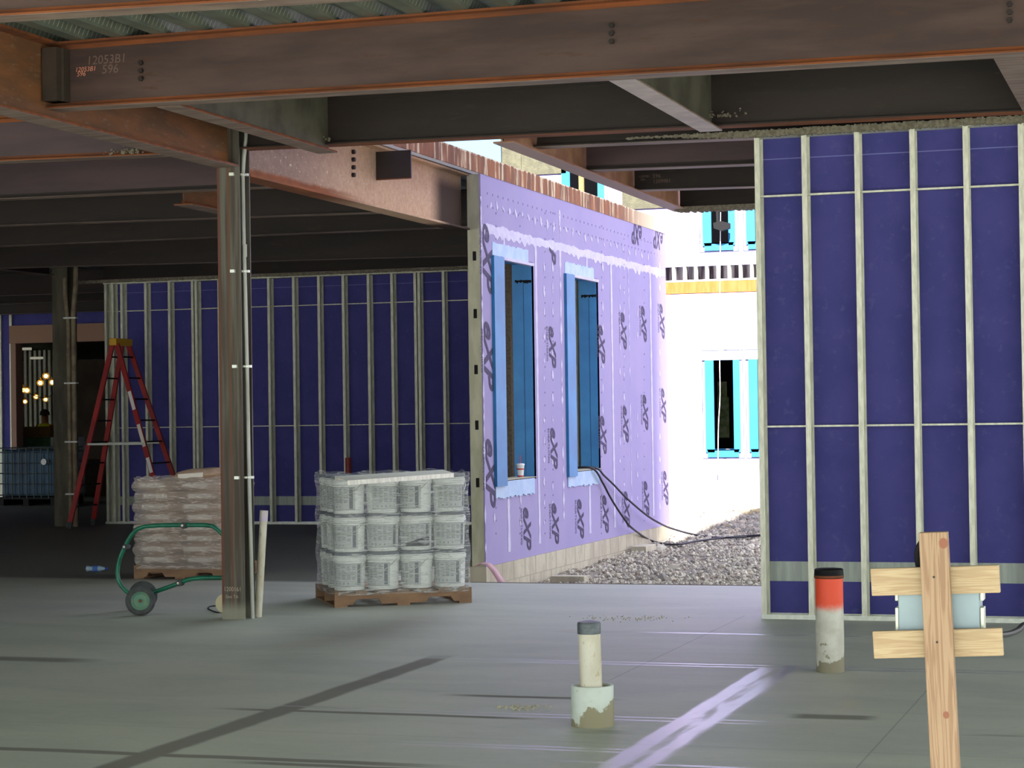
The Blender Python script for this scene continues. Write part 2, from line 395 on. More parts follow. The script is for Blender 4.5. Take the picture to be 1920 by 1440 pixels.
def tag(o, label=None, cat=None, group=None, kind=None):
    if label: o['label'] = label
    if cat: o['category'] = cat
    if group: o['group'] = group
    if kind: o['kind'] = kind
    return o
def thing(name, loc, label, cat, group=None):
    o = bpy.data.objects.new(name, None); COL.objects.link(o); o.location = loc; o.empty_display_size = 0.1
    return tag(o, label, cat, group)
def shell(name, loc=(0, 0, 0)):
    o = bpy.data.objects.new(name, None); COL.objects.link(o); o.location = loc; o.empty_display_size = 0.1
    o['kind'] = 'structure'; return o
def struct(o): o['kind'] = 'structure'; return o
def copy_tree(o, parent=None):
    c = o.copy(); COL.objects.link(c)
    if parent is not None: c.parent = parent
    for ch in [q for q in o.children]: copy_tree(ch, c)
    return c
_tc = {}
def text_geo(body, size=1.0, shear=0.0, offset=0.0):
    k = (body, shear, offset)
    if k not in _tc:
        cu = bpy.data.curves.new('t', 'FONT'); cu.body = body; cu.size = 1.0; cu.shear = shear; cu.offset = offset
        cu.align_x = 'CENTER'; cu.align_y = 'CENTER'; cu.resolution_u = 3
        ob = bpy.data.objects.new('t', cu); COL.objects.link(ob)
        bpy.context.view_layer.update()
        dg = bpy.context.evaluated_depsgraph_get()
        me = bpy.data.meshes.new_from_object(ob.evaluated_get(dg))
        _tc[k] = ([v.co.copy() for v in me.vertices], [tuple(p.vertices) for p in me.polygons])
        bpy.data.objects.remove(ob); bpy.data.curves.remove(cu); bpy.data.meshes.remove(me)
    vs, fs = _tc[k]
    return [v*size for v in vs], fs
def put_text(mb, body, c, ax, ay, size, shear=0.0, offset=0.0, sx=1.0, mi=0):
    vs, fs = text_geo(body, size, shear, offset); c, ax, ay = Vector(c), Vector(ax), Vector(ay)
    mb.add([c+ax*v.x*sx+ay*v.y for v in vs], fs, mi)
def panel(mb, axis, c, t, a0, a1, z0, z1, holes, mi=0):
    """board in plane axis=c .. c+t with rectangular holes (a0,a1,z0,z1)"""
    As = sorted({a0, a1, *[h[0] for h in holes], *[h[1] for h in holes]})
    Zs = sorted({z0, z1, *[h[2] for h in holes], *[h[3] for h in holes]})
    for i in range(len(As)-1):
        # merge vertical runs
        run = None
        for j in range(len(Zs)-1):
            ca, cz = (As[i]+As[i+1])/2, (Zs[j]+Zs[j+1])/2
            hole = any(h[0] < ca < h[1] and h[2] < cz < h[3] for h in holes)
            if not hole:
                if run is None: run = [Zs[j], Zs[j+1]]
                else: run[1] = Zs[j+1]
            if hole or j == len(Zs)-2:
                if run:
                    if axis == 'x': mb.box(min(c, c+t), max(c, c+t), As[i], As[i+1], run[0], run[1], mi)
                    else: mb.box(As[i], As[i+1], min(c, c+t), max(c, c+t), run[0], run[1], mi)
                run = None
    return mb

# ------------------------------------------------------------------ ground, floor, decks
fl = MB(); fl.box(-40, 30, -25, 19.0, -0.25, 0); fl.box(-60, -7.62, 19.0, 90, -0.25, 0)
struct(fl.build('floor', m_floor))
gr = MB()
NX, NY = 90, 120
gx0, gx1, gy0, gy1 = -16.0, 14.0, 19.0, 60.0
def gz(x, y):
    base = -0.33+0.13*min(1, max(0, (y-22)/7.0))+0.17*min(1, max(0, (y-28.5)/5.2))
    n = mnoise.noise(Vector((x*0.9, y*0.9, 0)))*0.05+mnoise.noise(Vector((x*3.1, y*3.1, 4)))*0.025
    return base+n*(1 if y < 33 else 0.5)
xs = [-7.62+(14+7.62)*(i/NX)**1.5 for i in range(NX+1)]
ys = [19.0+(34.3-19.0)*j/NY for j in range(NY+1)]
gv = [(x, y, gz(x, y)) for y in ys for x in xs]
gf = [(j*(NX+1)+i, j*(NX+1)+i+1, (j+1)*(NX+1)+i+1, (j+1)*(NX+1)+i) for j in range(NY) for i in range(NX)]
gr.add(gv, gf)
gr.box(-80, 80, -120, -25, -0.6, -0.3); gr.box(30, 80, -25, 60, -0.6, -0.3); gr.box(-80, -40, -25, 19, -0.6, -0.3); gr.box(4, 30, 19.03, 60, -0.6, -0.3)
struct(gr.build('ground', m_grav, smooth=True))
st = MB(); rnd = random.Random(5)
for k in range(21000):
    y = 19.05+14.9*rnd.random()**1.15
    x = rnd.uniform(-7.1, -3.0) if y < 29.3 else rnd.uniform(-9.3, -5.6)
    if y > 27 and x > -5.2: continue
    r = rnd.choice((0.010, 0.013, 0.017, 0.021, 0.028))*(1+0.3*(y > 28))
    st.ico((x, y, gz(x, y)+r*0.3), r, rnd.choice((0, 0, 1, 1, 1, 2, 3) if y < 29.3 else (2, 2, 2, 1, 3)), 0.4, rnd)
for k in range(700):
    x, y = rnd.uniform(-9.3, -5.9), rnd.uniform(29.6, 33.8); r = rnd.uniform(0.03, 0.065)
    if -0.2 < x+7.14 < 0 and y < 29.4: continue
    st.ico((x, y, gz(x, y)+0.01), r, rnd.choice((2, 2, 3)), 0.45, rnd)
for k in range(40):
    y = rnd.uniform(20, 33); x = rnd.uniform(-6.9, -3.4); r = rnd.uniform(0.05, 0.09)
    st.ico((x, y, gz(x, y)), r, rnd.choice((0, 1, 2)), 0.35, rnd)
tag(st.build('gravel', m_stone), 'loose crushed gravel covering the courtyard beyond the slab edge', 'gravel', kind='stuff')
stw = MB()
for k in range(260):
    x, y = rnd.uniform(-7.9, -5.9), rnd.uniform(32.6, 33.7); z = gz(x, y)+rnd.uniform(0.02, 0.09); a = rnd.uniform(0, PI); L = rnd.uniform(0.05, 0.12)
    stw.bar((x-L*math.cos(a), y, z), (x+L*math.cos(a), y+L*math.sin(a), z+rnd.uniform(-.02, .03)), 0.006, 0.006)
tag(stw.build('dry_straw', m_straw), 'dry straw and debris lying along the foot of the sunlit facade', 'debris', kind='stuff')
ed = MB(); ed.box(-7.62, 6, 19.0, 19.03, -0.05, 0.004)
struct(ed.build('trim_1', M('rusty_edge_angle', lin((104, 90, 78)), None, 5, 0.8)))

def deck(name, x0, x1, y0, y1, z=4.2):
    mb = MB(); pitch = 0.305; n = int((x1-x0)/pitch)
    prof = []
    for i in range(n):
        a = x0+i*pitch
        prof += [(a, z), (a+0.10, z), (a+0.135, z+0.075), (a+0.27, z+0.075)]
    prof.append((x0+n*pitch, z))
    vs = [(px, y, pz) for y in (y0, y1) for (px, pz) in prof]; L = len(prof)
    mb.add(vs, [(i, i+L, i+L+1, i+1) for i in range(L-1)], 0)
    mb.box(x0, x1, y0, y1, z+0.085, z+0.20, 1)
    return struct(mb.build(name, [m_deck, M('concrete_topping', lin((150, 150, 145)))]))
deck('ceiling', -7.45, 6, 0.5, 15.5)
deck('ceiling.001', -26, -7.46, 0.5, 29.3)
deck('ceiling.002', -5.2, 4, 15.5, 21.62)
deck('ceiling.003', -60, -16.0, 29.3, 90)
up = MB(); up.box(-26, -3.80, 0.6, 15.4, 4.42, 14.2); up.box(-3.79, 6.0, 0.6, 15.4, 4.42, 8.9); up.box(-3.8, 4, 15.5, 21.8, 4.42, 8.35)  # unseen masses added to shade the lilac wall and gravel from the sun
struct(up.build('unseen_sun_block', m_purp))

# ------------------------------------------------------------------ steel beams
def ibeam_x(name, x0, x1, yc, zb0, zb1, zt, label, webm, flgm=m_flg, botm=None, fw=0.17, tf=0.014, tw=0.01, group=None):
    """runs along X; bottom height zb0 at x0 to zb1 at x1"""
    mb = MB()
    def bx(ya, yb, d0, d1, ztop, mi):
        z00, z10 = (zb0+d0, zb1+d0)
        t0, t1 = (ztop, ztop) if ztop is not None else (zb0+d1, zb1+d1)
        mb.hexa([(x0, ya, z00), (x1, ya, z10), (x0, yb, z00), (x1, yb, z10), (x0, ya, t0), (x1, ya, t1), (x0, yb, t0), (x1, yb, t1)], mi)
    bx(yc-fw/2, yc+fw/2, 0.003, tf, None, 1)
    bx(yc-fw/2, yc+fw/2, 0.0, 0.0025, None, 2)
    bx(yc-tw/2, yc+tw/2, tf, 0, zt-tf, 0)
    bx(yc-tw*1.2, yc+tw*1.2, tf, 0.05, None, 1); mb.box(x0, x1, yc-tw*1.2, yc+tw*1.2, zt-0.045, zt-tf, 1)
    mb.box(x0, x1, yc-fw/2, yc+fw/2, zt-tf, zt, 1)
    o = mb.build(name, [webm, flgm, botm or m_lflg], loc=(x0, yc, min(zb0, zb1)))
    return tag(o, label, 'beam', group)
def ibeam_y(name, xc, y0, y1, zb, zt, label, webm, flgm=m_flg, botm=None, fw=0.17, tf=0.014, tw=0.01, group=None):
    mb = MB()
    mb.box(xc-fw/2, xc+fw/2, y0, y1, zb+0.003, zb+tf, 1); mb.box(xc-fw/2, xc+fw/2, y0, y1, zb, zb+0.0025, 2)
    mb.box(xc-tw/2, xc+tw/2, y0, y1, zb+tf, zt-tf, 0); mb.box(xc-tw*1.2, xc+tw*1.2, y0, y1, zb+tf, zb+0.045, 1); mb.box(xc-fw/2, xc+fw/2, y0, y1, zt-tf, zt, 1)
    o = mb.build(name, [webm, flgm, botm or m_lflg], loc=(xc, y0, zb))
    return tag(o, label, 'beam', group)
def fit(pa, pb, Y, x0, x1):
    a, b = onY(*pa, Y), onY(*pb, Y); k = (b.z-a.z)/(b.x-a.x)
    return a.z+k*(x0-a.x), a.z+k*(x1-a.x)
ZT = 4.198
def txt(name, parent, items, mat):
    mb = MB()
    for it in items: put_text(mb, *it)
    o = mb.build(name, mat, parent); return o
z0, z1 = fit((0, 43), (640, 5), 9.95, -7.34, 4)
bA = ibeam_x('steel_beam', -7.34, 4, 9.86, z0, z1, ZT, 'rusty steel beam nearest the camera, only its lower part showing along the top edge', m_web)
z0, z1 = fit((108, 211), (1920, 107), 12.6, -7.34, 4)
bB = ibeam_x('steel_beam.001', -7.34, 4, 12.51, z0, z1, ZT, 'large brown steel beam crossing the whole view with chalk marks at its left end', m_web, botm=m_lflg)
z0, z1 = fit((475, 283), (1900, 216), 15.45, -7.3, 4)
bC = ibeam_x('steel_beam.002', -7.25, 4, 15.36, z0, z1, ZT, 'dark steel beam behind the large brown one, resting over the right blue wall', m_dweb, m_dweb, m_flg)
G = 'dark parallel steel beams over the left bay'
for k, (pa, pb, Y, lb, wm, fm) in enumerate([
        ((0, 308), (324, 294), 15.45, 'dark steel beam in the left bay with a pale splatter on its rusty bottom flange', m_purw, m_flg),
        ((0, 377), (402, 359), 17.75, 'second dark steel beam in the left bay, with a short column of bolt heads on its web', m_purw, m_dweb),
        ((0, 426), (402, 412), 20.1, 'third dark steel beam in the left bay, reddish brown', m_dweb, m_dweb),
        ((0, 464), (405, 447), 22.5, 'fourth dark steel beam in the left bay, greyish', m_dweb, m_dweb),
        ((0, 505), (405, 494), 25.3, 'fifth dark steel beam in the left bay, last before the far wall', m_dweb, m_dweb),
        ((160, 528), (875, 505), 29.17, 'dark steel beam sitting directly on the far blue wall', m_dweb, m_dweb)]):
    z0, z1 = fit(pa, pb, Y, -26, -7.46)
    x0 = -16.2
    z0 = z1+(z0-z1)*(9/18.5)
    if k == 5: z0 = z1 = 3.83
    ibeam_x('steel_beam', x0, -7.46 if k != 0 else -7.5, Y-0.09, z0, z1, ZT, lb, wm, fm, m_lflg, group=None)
for k, (pa, pb, Y, lb) in enumerate([
        ((970, 281), (1412, 268), 16.42, 'short-looking dark beam directly beneath the dark main beam beside the courtyard gap'),
        ((1074, 324), (1412, 315.5), 17.9, 'second reddish brown beam over the courtyard edge, left of the right blue wall'),
        ((1166, 360), (1414, 357), 19.6, 'third bluish dark beam over the courtyard edge, with faint chalk writing'),
        ((1245, 391), (1425, 392), 21.5, 'lowest dark beam over the courtyard edge with fluffy sprayed underside')]):
    z0, z1 = fit(pa, pb, Y, -5.06, 4)
    z1 = z0+(z1-z0)*0.5
    ibeam_x('steel_beam', -5.06, 4, Y-0.08, z0, z1, ZT, lb, m_dweb if k != 1 else m_purw, m_dweb, m_lflg)
for k, (Y, z) in enumerate(((31.4, 3.8), (33.6, 3.8), (36.0, 3.75))):
    ibeam_x('steel_beam', -44, -16.55, Y, z, z, ZT, '%s dark beam in the deep shade beyond the far left column' % ('nearest', 'middle', 'farthest')[k], m_dweb, m_dweb, m_lflg)
q3 = [o for o in bpy.data.objects if o.get('label', '').startswith('third bluish dark')][0]
q3y = 19.52-0.006
txt('chalk_writing', q3, [('12099B1', onY(1208, 331, q3y), Vector((1, 0, 0)), Vector((0, 0, 1)), 0.032, 0), ('596', onY(1205, 337, q3y), Vector((1, 0, 0)), Vector((0, 0, 1)), 0.03, 0), ('596', onY(1231, 330, q3y), Vector((1, 0, 0)), Vector((0, 0, 1)), 0.055, 0), ('12099B1', onY(1241, 340, q3y), Vector((1, 0, 0)), Vector((0, 0, 1)), 0.05, 0)], m_fchalk)
# bottom fluff under the last one
fz = MB(); rn = random.Random(3)
for i in range(150):
    x = -5.1+i*0.025
    fz.box(x, x+0.026, 21.33, 21.50, z0-0.035-rn.random()*0.02, z0+0.004)
tag(fz.build('sprayed_fireproofing', m_fire), 'pinkish fluffy fireproofing along the underside of the lowest courtyard beam', 'fireproofing')
m_mullg = M('dusty_girder_web', lin((176, 130, 100)), lin((150, 106, 82)), 4, 0.8, 0, (1, 1, 1), 0.3)
ibeam_y('steel_beam', -5.08, 15.5, 21.6, 3.76, ZT, 'cream and rust coloured beam running away from the camera along the sky gap', m_mullg, m_mullg, M('pinkish_flange', lin((178, 150, 142)), None, 4, 0.6))
ibeam_y('steel_beam', -6.51, 12.6, 15.34, 3.735, ZT, 'greenish grey cross beam just above and right of the steel column', m_greyw, m_flg, m_lflg)
ibeam_y('steel_beam', -3.375, 12.6, 15.34, 3.735, ZT, 'cross beam with pale flange (overspray and coloured-in light) between the two big beams, near the middle', m_greyw, m_lflg, M('lit_oversprayed_flange', lin((206, 190, 186)), lin((186, 170, 168)), 6, 0.6))  # underside pale from overspray and courtyard light put into its colour
ibeam_y('steel_beam', -0.99, 12.6, 15.34, 3.735, ZT, 'cross beam between the two big beams, at the far right edge of the view', m_greyw, m_flg, m_lflg)
ibeam_y('steel_girder', -7.35, -2, 15.24, 3.655, ZT, 'orange rusty girder slanting from the upper left corner to the steel column', m_orw, m_flg, m_lflg, fw=0.2, tf=0.018)
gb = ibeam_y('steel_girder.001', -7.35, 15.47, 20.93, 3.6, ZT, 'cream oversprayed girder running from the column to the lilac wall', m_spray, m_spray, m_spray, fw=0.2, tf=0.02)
# bolts and stub on it
for k in range(4):
    p = onX(660.5, 285+k*14.4, -7.345); MB().lathe([(0, 0.03), (0.022, 0.03), (0.022, 0.0)], (p.x, p.y, p.z), 6, axis='x').build('bolt', m_dweb, gb)
Ys = onX(705, 310, -7.34).y
p0, p1 = onY(705, 338, Ys), onY(770, 281, Ys)
stub = MB(); w = p1.x+7.34
stub.box(-7.34, p1.x, Ys, Ys+0.02, p0.z, min(p1.z, 4.17))
stub.box(-7.34, p1.x, Ys-0.004, Ys, p0.z, p0.z+0.008, 1)
stub.build('shear_plate', [m_dweb, m_flg], gb)
ibeam_y('steel_girder.002', -9.05, 17.8, 18.7, 3.66, ZT, 'short rusty girder with white specks showing left of the column', m_orw, m_flg, m_lflg, fw=0.2)
ibeam_y('steel_girder.003', -16.35, 16, 27.7, 3.83, ZT, 'dark girder ending at the top of the far left column', m_dweb, m_dweb, m_lflg, fw=0.2)
# slab edge plate
ep = MB()
for i in range(69):
    y = 15.46+i*0.2; ep.box(-7.15, -7.135, y, y+0.2, 4.205, 4.40)
tag(ep.build('edge_plate', m_plate), 'rust streaked slab edge plate above the lilac wall', 'edge plate')
# beam clip at left end of main beam, bolt groups, chalk
def wp(px, py, Y): return onY(px, py, Y)
Xp, Zp, Xn = Vector((1, 0, 0)), Vector((0, 0, 1)), Vector((-1, 0, 0))
c = wp(199, 112, 12.50); txt('chalk_writing', bB, [('12053B1', c, Xp, Zp, 0.085, 0.1), ('596', wp(206, 130, 12.50), Xp, Zp, 0.085, 0.1)], m_fchalk)
txt('chalk_writing', bB, [('12053B1', wp(160, 130, 12.50), Xp, Zp, 0.045, 0.2), ('596', wp(152, 139, 12.50), Xp, Zp, 0.045, 0.2)], m_pchalk)
cl = MB(); cl.box(-7.33, -7.2, 12.42, 12.50, 3.79, 4.15); cl.box(-7.33, -7.22, 12.36, 12.5, 3.79, 4.15)
cl.build('end_clip', M('shadowy_clip_steel', lin((66, 54, 44)), lin((52, 44, 36)), 5, 0.7), bB)
for x in (265, 1147, 1893):
    for k in range(3):
        p = wp(x, (118 if x < 300 else 48 if x < 1200 else 8)+k*15, 12.5); MB().lathe([(0, -0.02), (0.018, -0.02), (0.018, 0.0)], p, 6, axis='y').build('bolt', m_dweb, bB)

# ------------------------------------------------------------------ columns
def hcol(name, xc, yc, z0, z1, s, label, fm, wm):
    mb = MB(); t = 0.014
    mb.box(xc-s/2, xc+s/2, yc-s/2, yc-s/2+t, z0, z1, 0); mb.box(xc-s/2, xc+s/2, yc+s/2-t, yc+s/2, z0, z1, 0)
    mb.box(xc-0.005, xc+0.005, yc-s/2+t, yc+s/2-t, z0, z1, 1)
    return tag(mb.build(name, [fm, wm], loc=(xc, yc, z0)), label, 'column')
def colmat():
    t = NT('weathered_column_steel'); p = t.world(); X = t.xyz(p)
    n = t.noise(t.scale(p, (22, 22, 0.8)), 1, 4)
    col = t.mix(t.ramp(n, 0.38, 0.62), lin((100, 98, 88)), lin((72, 62, 52)))
    d = t.math('ABSOLUTE', t.math('ADD', X[0], t.math('MULTIPLY', t.noise(t.scale(p, (1, 1, 0.7)), 2, 3), 0.03), 0.0))
    d = t.math('ABSOLUTE', t.math('ADD', X[0], 7.352))
    col = t.mix(t.ramp(d, 0.004, 0.016, 0.8, 0.0), col, lin((104, 66, 42)))
    e = t.ramp(t.math('ADD', X[0], t.math('MULTIPLY', n, 0.01)), -7.43, -7.415, 1.0, 0.0)
    col = t.mix(e, col, lin((96, 58, 42)))
    col = t.mix(t.ramp(X[2], 0.05, 0.16, 0.8, 0.0), col, lin((150, 150, 132)))
    return t.fin(col, 0.65, 0.15)
m_col = colmat()
c1 = hcol('steel_column', -7.35, 15.355, 0, 4.19, 0.2, 'grey brown steel column standing in the middle left with a conduit clamped to it', m_col, m_dweb)
txt('chalk_writing', c1, [('1200161', onY(436, 1105, 15.25), Xp, Zp, 0.05, 0, 0, 0.9), ('Soo TA', onY(435, 1119, 15.25), Xp, Zp, 0.036, 0, 0, 1.0)], m_chalk)
m_col2 = M('dark_weathered_column', lin((92, 88, 74)), lin((70, 66, 54)), 4, 0.8, 0, (2, 2, 0.5), 0.2)
c2 = hcol('steel_column.001', -16.47, 28.35, 0, 4.19, 0.27, 'dark far column at the left end of the far blue wall', m_col2, m_dweb)
m_dcond = M('dusty_brown_conduit', lin((138, 126, 104)), lin((112, 98, 82)), 6, 0.8)
# conduit
cd = thing('conduit', (-7.27, 15.36, 0), 'pale grey electrical conduit clamped in the recess of the middle steel column', 'conduit')
pts = []
for (px, py) in ((462, 245), (461, 262), (457, 295), (455, 330), (456, 400), (457, 455), (459, 520), (463, 690), (467, 900), (474, 1157)):
    p = onY(px, py, 15.33); pts.append(p)
pts[-1].z = 0.0
MB().tube(pts, 0.0165, 12).build('tube', m_cond, cd, True)
p = onY(458.5, 470, 15.33); MB().tube([p+Vector((0, 0, .05)), p-Vector((0, 0, .05))], 0.02, 12).build('coupling', m_cond, cd, True)
for (px, py) in ((457, 328), (459, 509), (463, 687), (467, 895)):
    p = onY(px, py, 15.33); mb = MB()
    mb.tube([p+Vector((0, 0, -0.007)), p+Vector((0, 0, 0.007))], 0.023, 12)
    mb.box(p.x-0.075, p.x, p.y-0.05, p.y-0.03, p.z-0.008, p.z+0.008); mb.box(p.x-0.085, p.x-0.045, p.y-0.1, p.y-0.03, p.z-0.012, p.z+0.012)
    mb.box(p.x+0.015, p.x+0.04, p.y-0.012, p.y+0.012, p.z-0.01, p.z+0.01)
    mb.build('beam_clamp', m_bgalv, cd)
# leaning pvc
a, b = onZ(488, 1156), onY(497, 957, 15.52); a = Vector((a.x, 15.46, 0.0)); b = Vector((b.x, 15.5, b.z))
pv = thing('pvc_pipe', a, 'off-white plastic pipe leaning upright beside the middle steel column', 'pipe')
MB().tube([a, a+(b-a)*0.93], 0.031, 18).build('pipe', m_pvc, pv, True)
MB().tube([a+(b-a)*0.9, b], 0.0345, 18).build('socket_end', M('lilac_primed_pvc', lin((204, 190, 214)), lin((216, 212, 196)), 12, 0.5), pv, True)
# far conduits at left column
cp = thing('conduit', (-16.27, 28.2, 0), 'pair of dull conduits rising in front of the far left column', 'conduit')
MB().tube([(-16.30, 28.18, 0.0), (-16.31, 28.18, 3.1), (-16.36, 28.18, 3.55), (-16.36, 28.18, 3.82)], 0.034, 8).build('tube', m_dcond, cp, True)
MB().tube([(-16.22, 28.18, 0.0), (-16.22, 28.18, 3.3), (-16.17, 28.18, 3.7), (-16.17, 28.18, 4.1)], 0.038, 8).build('tube', m_dcond, cp, True)
for z in (3.2, 2.2, 1.3, 0.5): MB().box(-16.36, -16.15, 28.12, 28.2, z-0.012, z+0.012).build('strap', m_bgalv, cp)

# ------------------------------------------------------------------ stud walls
def stud_wall(name, x0, x1, yf, zt, studs, rails, band, seamz, side):
    root = shell(name, (x0, yf, 0)); D = 0.152
    MB().box(x0, x1, yf+D, yf+D+0.016, 0, zt).build('sheathing', m_blueb, root)
    MB().box(x0, x1, yf+D-0.003, yf+D, seamz-0.004, seamz+0.004).build('seam', m_seam, root)
    MB().box(x0, x1, yf+D-0.006, yf+D, band[0], band[1]).build('strap', m_band, root)
    tr = MB(); tr.box(x0, x1, yf-0.003, yf, 0, 0.035); tr.box(x0, x1, yf, yf+D, 0, 0.003); tr.box(x0, x1, yf+D-0.004, yf+D-0.001, 0, 0.035)
    tr.build('bottom_track', m_bgalv, root)
    MB().box(x0, x1, yf, yf+D-0.002, zt-0.04, zt).build('top_track', m_galv, root)
    for sx in studs:
        mb = MB(); z0, z1 = 0.004, zt-0.041
        mb.box(sx, sx+0.041, yf, yf+0.002, z0, z1); mb.box(sx, sx+0.002, yf+0.002, yf+D-0.008, z0, z1)
        mb.box(sx, sx+0.041, yf+D-0.008, yf+D-0.0065, z0, z1); mb.box(sx+0.039, sx+0.041, yf+0.002, yf+0.014, z0, z1)
        for z in (0.9, 1.51, 2.115, 2.72, 3.325): mb.box(sx+0.0022, sx+0.004, yf+0.055, yf+0.095, z-0.055, z+0.055, 1)
        mb.build('stud', [m_galv, m_slot], root)
    ss = sorted(studs)
    for z in rails:
        mb = MB()
        for i, sx in enumerate(ss):
            e = ss[i+1] if i+1 < len(ss) else x1
            if e-sx > 0.06: mb.box(sx+0.0045, e-0.001, yf+0.05, yf+0.088, z-0.007, z+0.007)
        mb.build('bridging_channel', m_galv, root)
    return root
rs = [-3.18, -2.81, -2.401, -1.979, -1.579, -1.171, -0.76, -0.35, 0.06]
wr = stud_wall('wall_right', -3.18, 0.6, 16.0, 3.8, rs, (3.30, 1.497), (0.284, 0.438), 3.60, 1)
fs_ = [-16.02, -15.88, -15.85+0.01, -15.44, -15.03, -14.6, -14.55, -14.18, -13.75, -13.34, -12.925, -12.51, -12.11, -11.70, -11.32, -10.94, -10.90, -10.50, -10.09, -9.69, -9.28, -8.87, -8.46, -8.05]
fs_ = [-16.14, -16.02, -15.86, -15.44, -15.03, -14.63, -14.57, -14.18, -13.75, -13.34, -12.925, -12.51, -12.11, -11.70, -11.32, -10.95, -10.89, -10.50, -10.09, -9.69, -9.28, -8.87, -8.46, -8.05]
wf = stud_wall('wall_far', -16.16, -7.32, 29.0, 3.80, fs_, (3.33, 1.50), (0.285, 0.42), 3.62, 0)
# fluffy strips on top of the walls
def fluff(name, x0, x1, y, zlo, zhi, amp, step, label, taper=None):
    mb = MB(); r = random.Random(9); n = int((x1-x0)/step)
    for i in range(n):
        x = x0+i*step; t = 1.0 if taper is None else min(1, max(0.15, (x-x0)/taper))
        c = (zhi-zlo)*(1-t)
        s = mnoise.noise(Vector((x*2.2, 0, 0)))*amp*0.8
        mb.box(x, x+step*1.05, y-0.02-r.random()*0.01, y+0.02, zlo+c+s+r.random()*amp, zhi+r.random()*amp)
    return tag(mb.build(name, m_fire), label, 'fireproofing')
fluff('sprayed_fireproofing', -4.2, 1.0, 15.955, 3.748, 3.80, 0.012, 0.012, 'rough beige fireproofing strip along the top of the right blue wall', 1.0)
fluff('sprayed_fireproofing', -16.7, -7.35, 28.97, 3.775, 3.82, 0.008, 0.03, 'thin beige fireproofing strip along the top of the far blue wall')
sp = MB(); r = random.Random(4)
for (px, py, Y, n, ex) in ((565, 268, 15.26, 60, 0.10), (1345, 220, 15.26, 50, 0.10), (240, 288, 15.27, 70, 0.12), (85, 40, 0, 0, 0)):
    if not n: continue
    q = onY(px, py, Y)
    for k in range(n):
        sp.ico((q.x+r.gauss(0, ex), Y-0.01, q.z+abs(r.gauss(0, 0.02))), r.uniform(0.004, 0.012), 0, 0.4, r)
tag(sp.build('splatter', m_fire), 'splatters of pale fireproofing stuck on the beams', 'splatter', kind='stuff')

# ------------------------------------------------------------------ lilac courtyard wall
WX = -7.14; T = 0.016
wl = shell('wall_left', (WX, 20.98, 0))
W1 = (21.66, 22.81, 0.90, 3.35); W2 = (24.42, 25.57, 0.915, 3.32)
panel(MB(), 'x', WX, -T, 20.98, 29.24, 0.0, 4.205, [W1, W2]).build('sheathing', m_purp, wl)
# inner face studs + end stud with slots
mb = MB(); X0, X1 = WX-0.155, WX-0.017
slz = (0.898, 1.513, 2.107, 2.706, 3.323); zz = [0.0]
for z in slz: zz += [z-0.05, z+0.05]
zz.append(4.2)
for i in range(len(zz)-1):
    if i % 2 == 0: mb.box(X0, X1, 20.98, 20.983, zz[i], zz[i+1])
    else: mb.box(X0, X0+0.055, 20.98, 20.983, zz[i], zz[i+1]); mb.box(X0+0.095, X1, 20.98, 20.983, zz[i], zz[i+1])
mb.box(X0, X0+0.002, 20.983, 21.03, 0, 4.2); mb.box(X1-0.002, X1, 20.983, 21.03, 0, 4.2)
mb.build('end_stud', m_galv2, wl)
mb = MB(); mb.box(X0+0.01, X1-0.01, 21.0, 21.004, 0, 4.2); mb.build('shade_backing', m_dark, wl)  # near-black sheet paints the shade behind the stud slots
for y in (21.60, 22.83, 23.24, 23.65, 24.06, 24.38, 25.60, 26.0, 26.4, 26.8, 27.2, 27.6, 28.0, 28.4, 28.8):
    mb = MB(); mb.box(X0, X1, y, y+0.002, 0, 4.2); mb.box(X0, X0+0.002, y, y+0.041, 0, 4.2); mb.build('stud', m_galv, wl)
mb = MB()
for w in (W1, W2):
    for (ya, yb) in ((w[0]-0.02, w[0]), (w[1], w[1]+0.02)): mb.box(X0-0.10, WX, ya, yb, w[2]-0.02, w[3]+0.02)
    mb.box(X0-0.10, WX, w[0], w[1], w[3], w[3]+0.02); mb.box(X0-0.10, WX, w[0], w[1], w[2]-0.02, w[2])
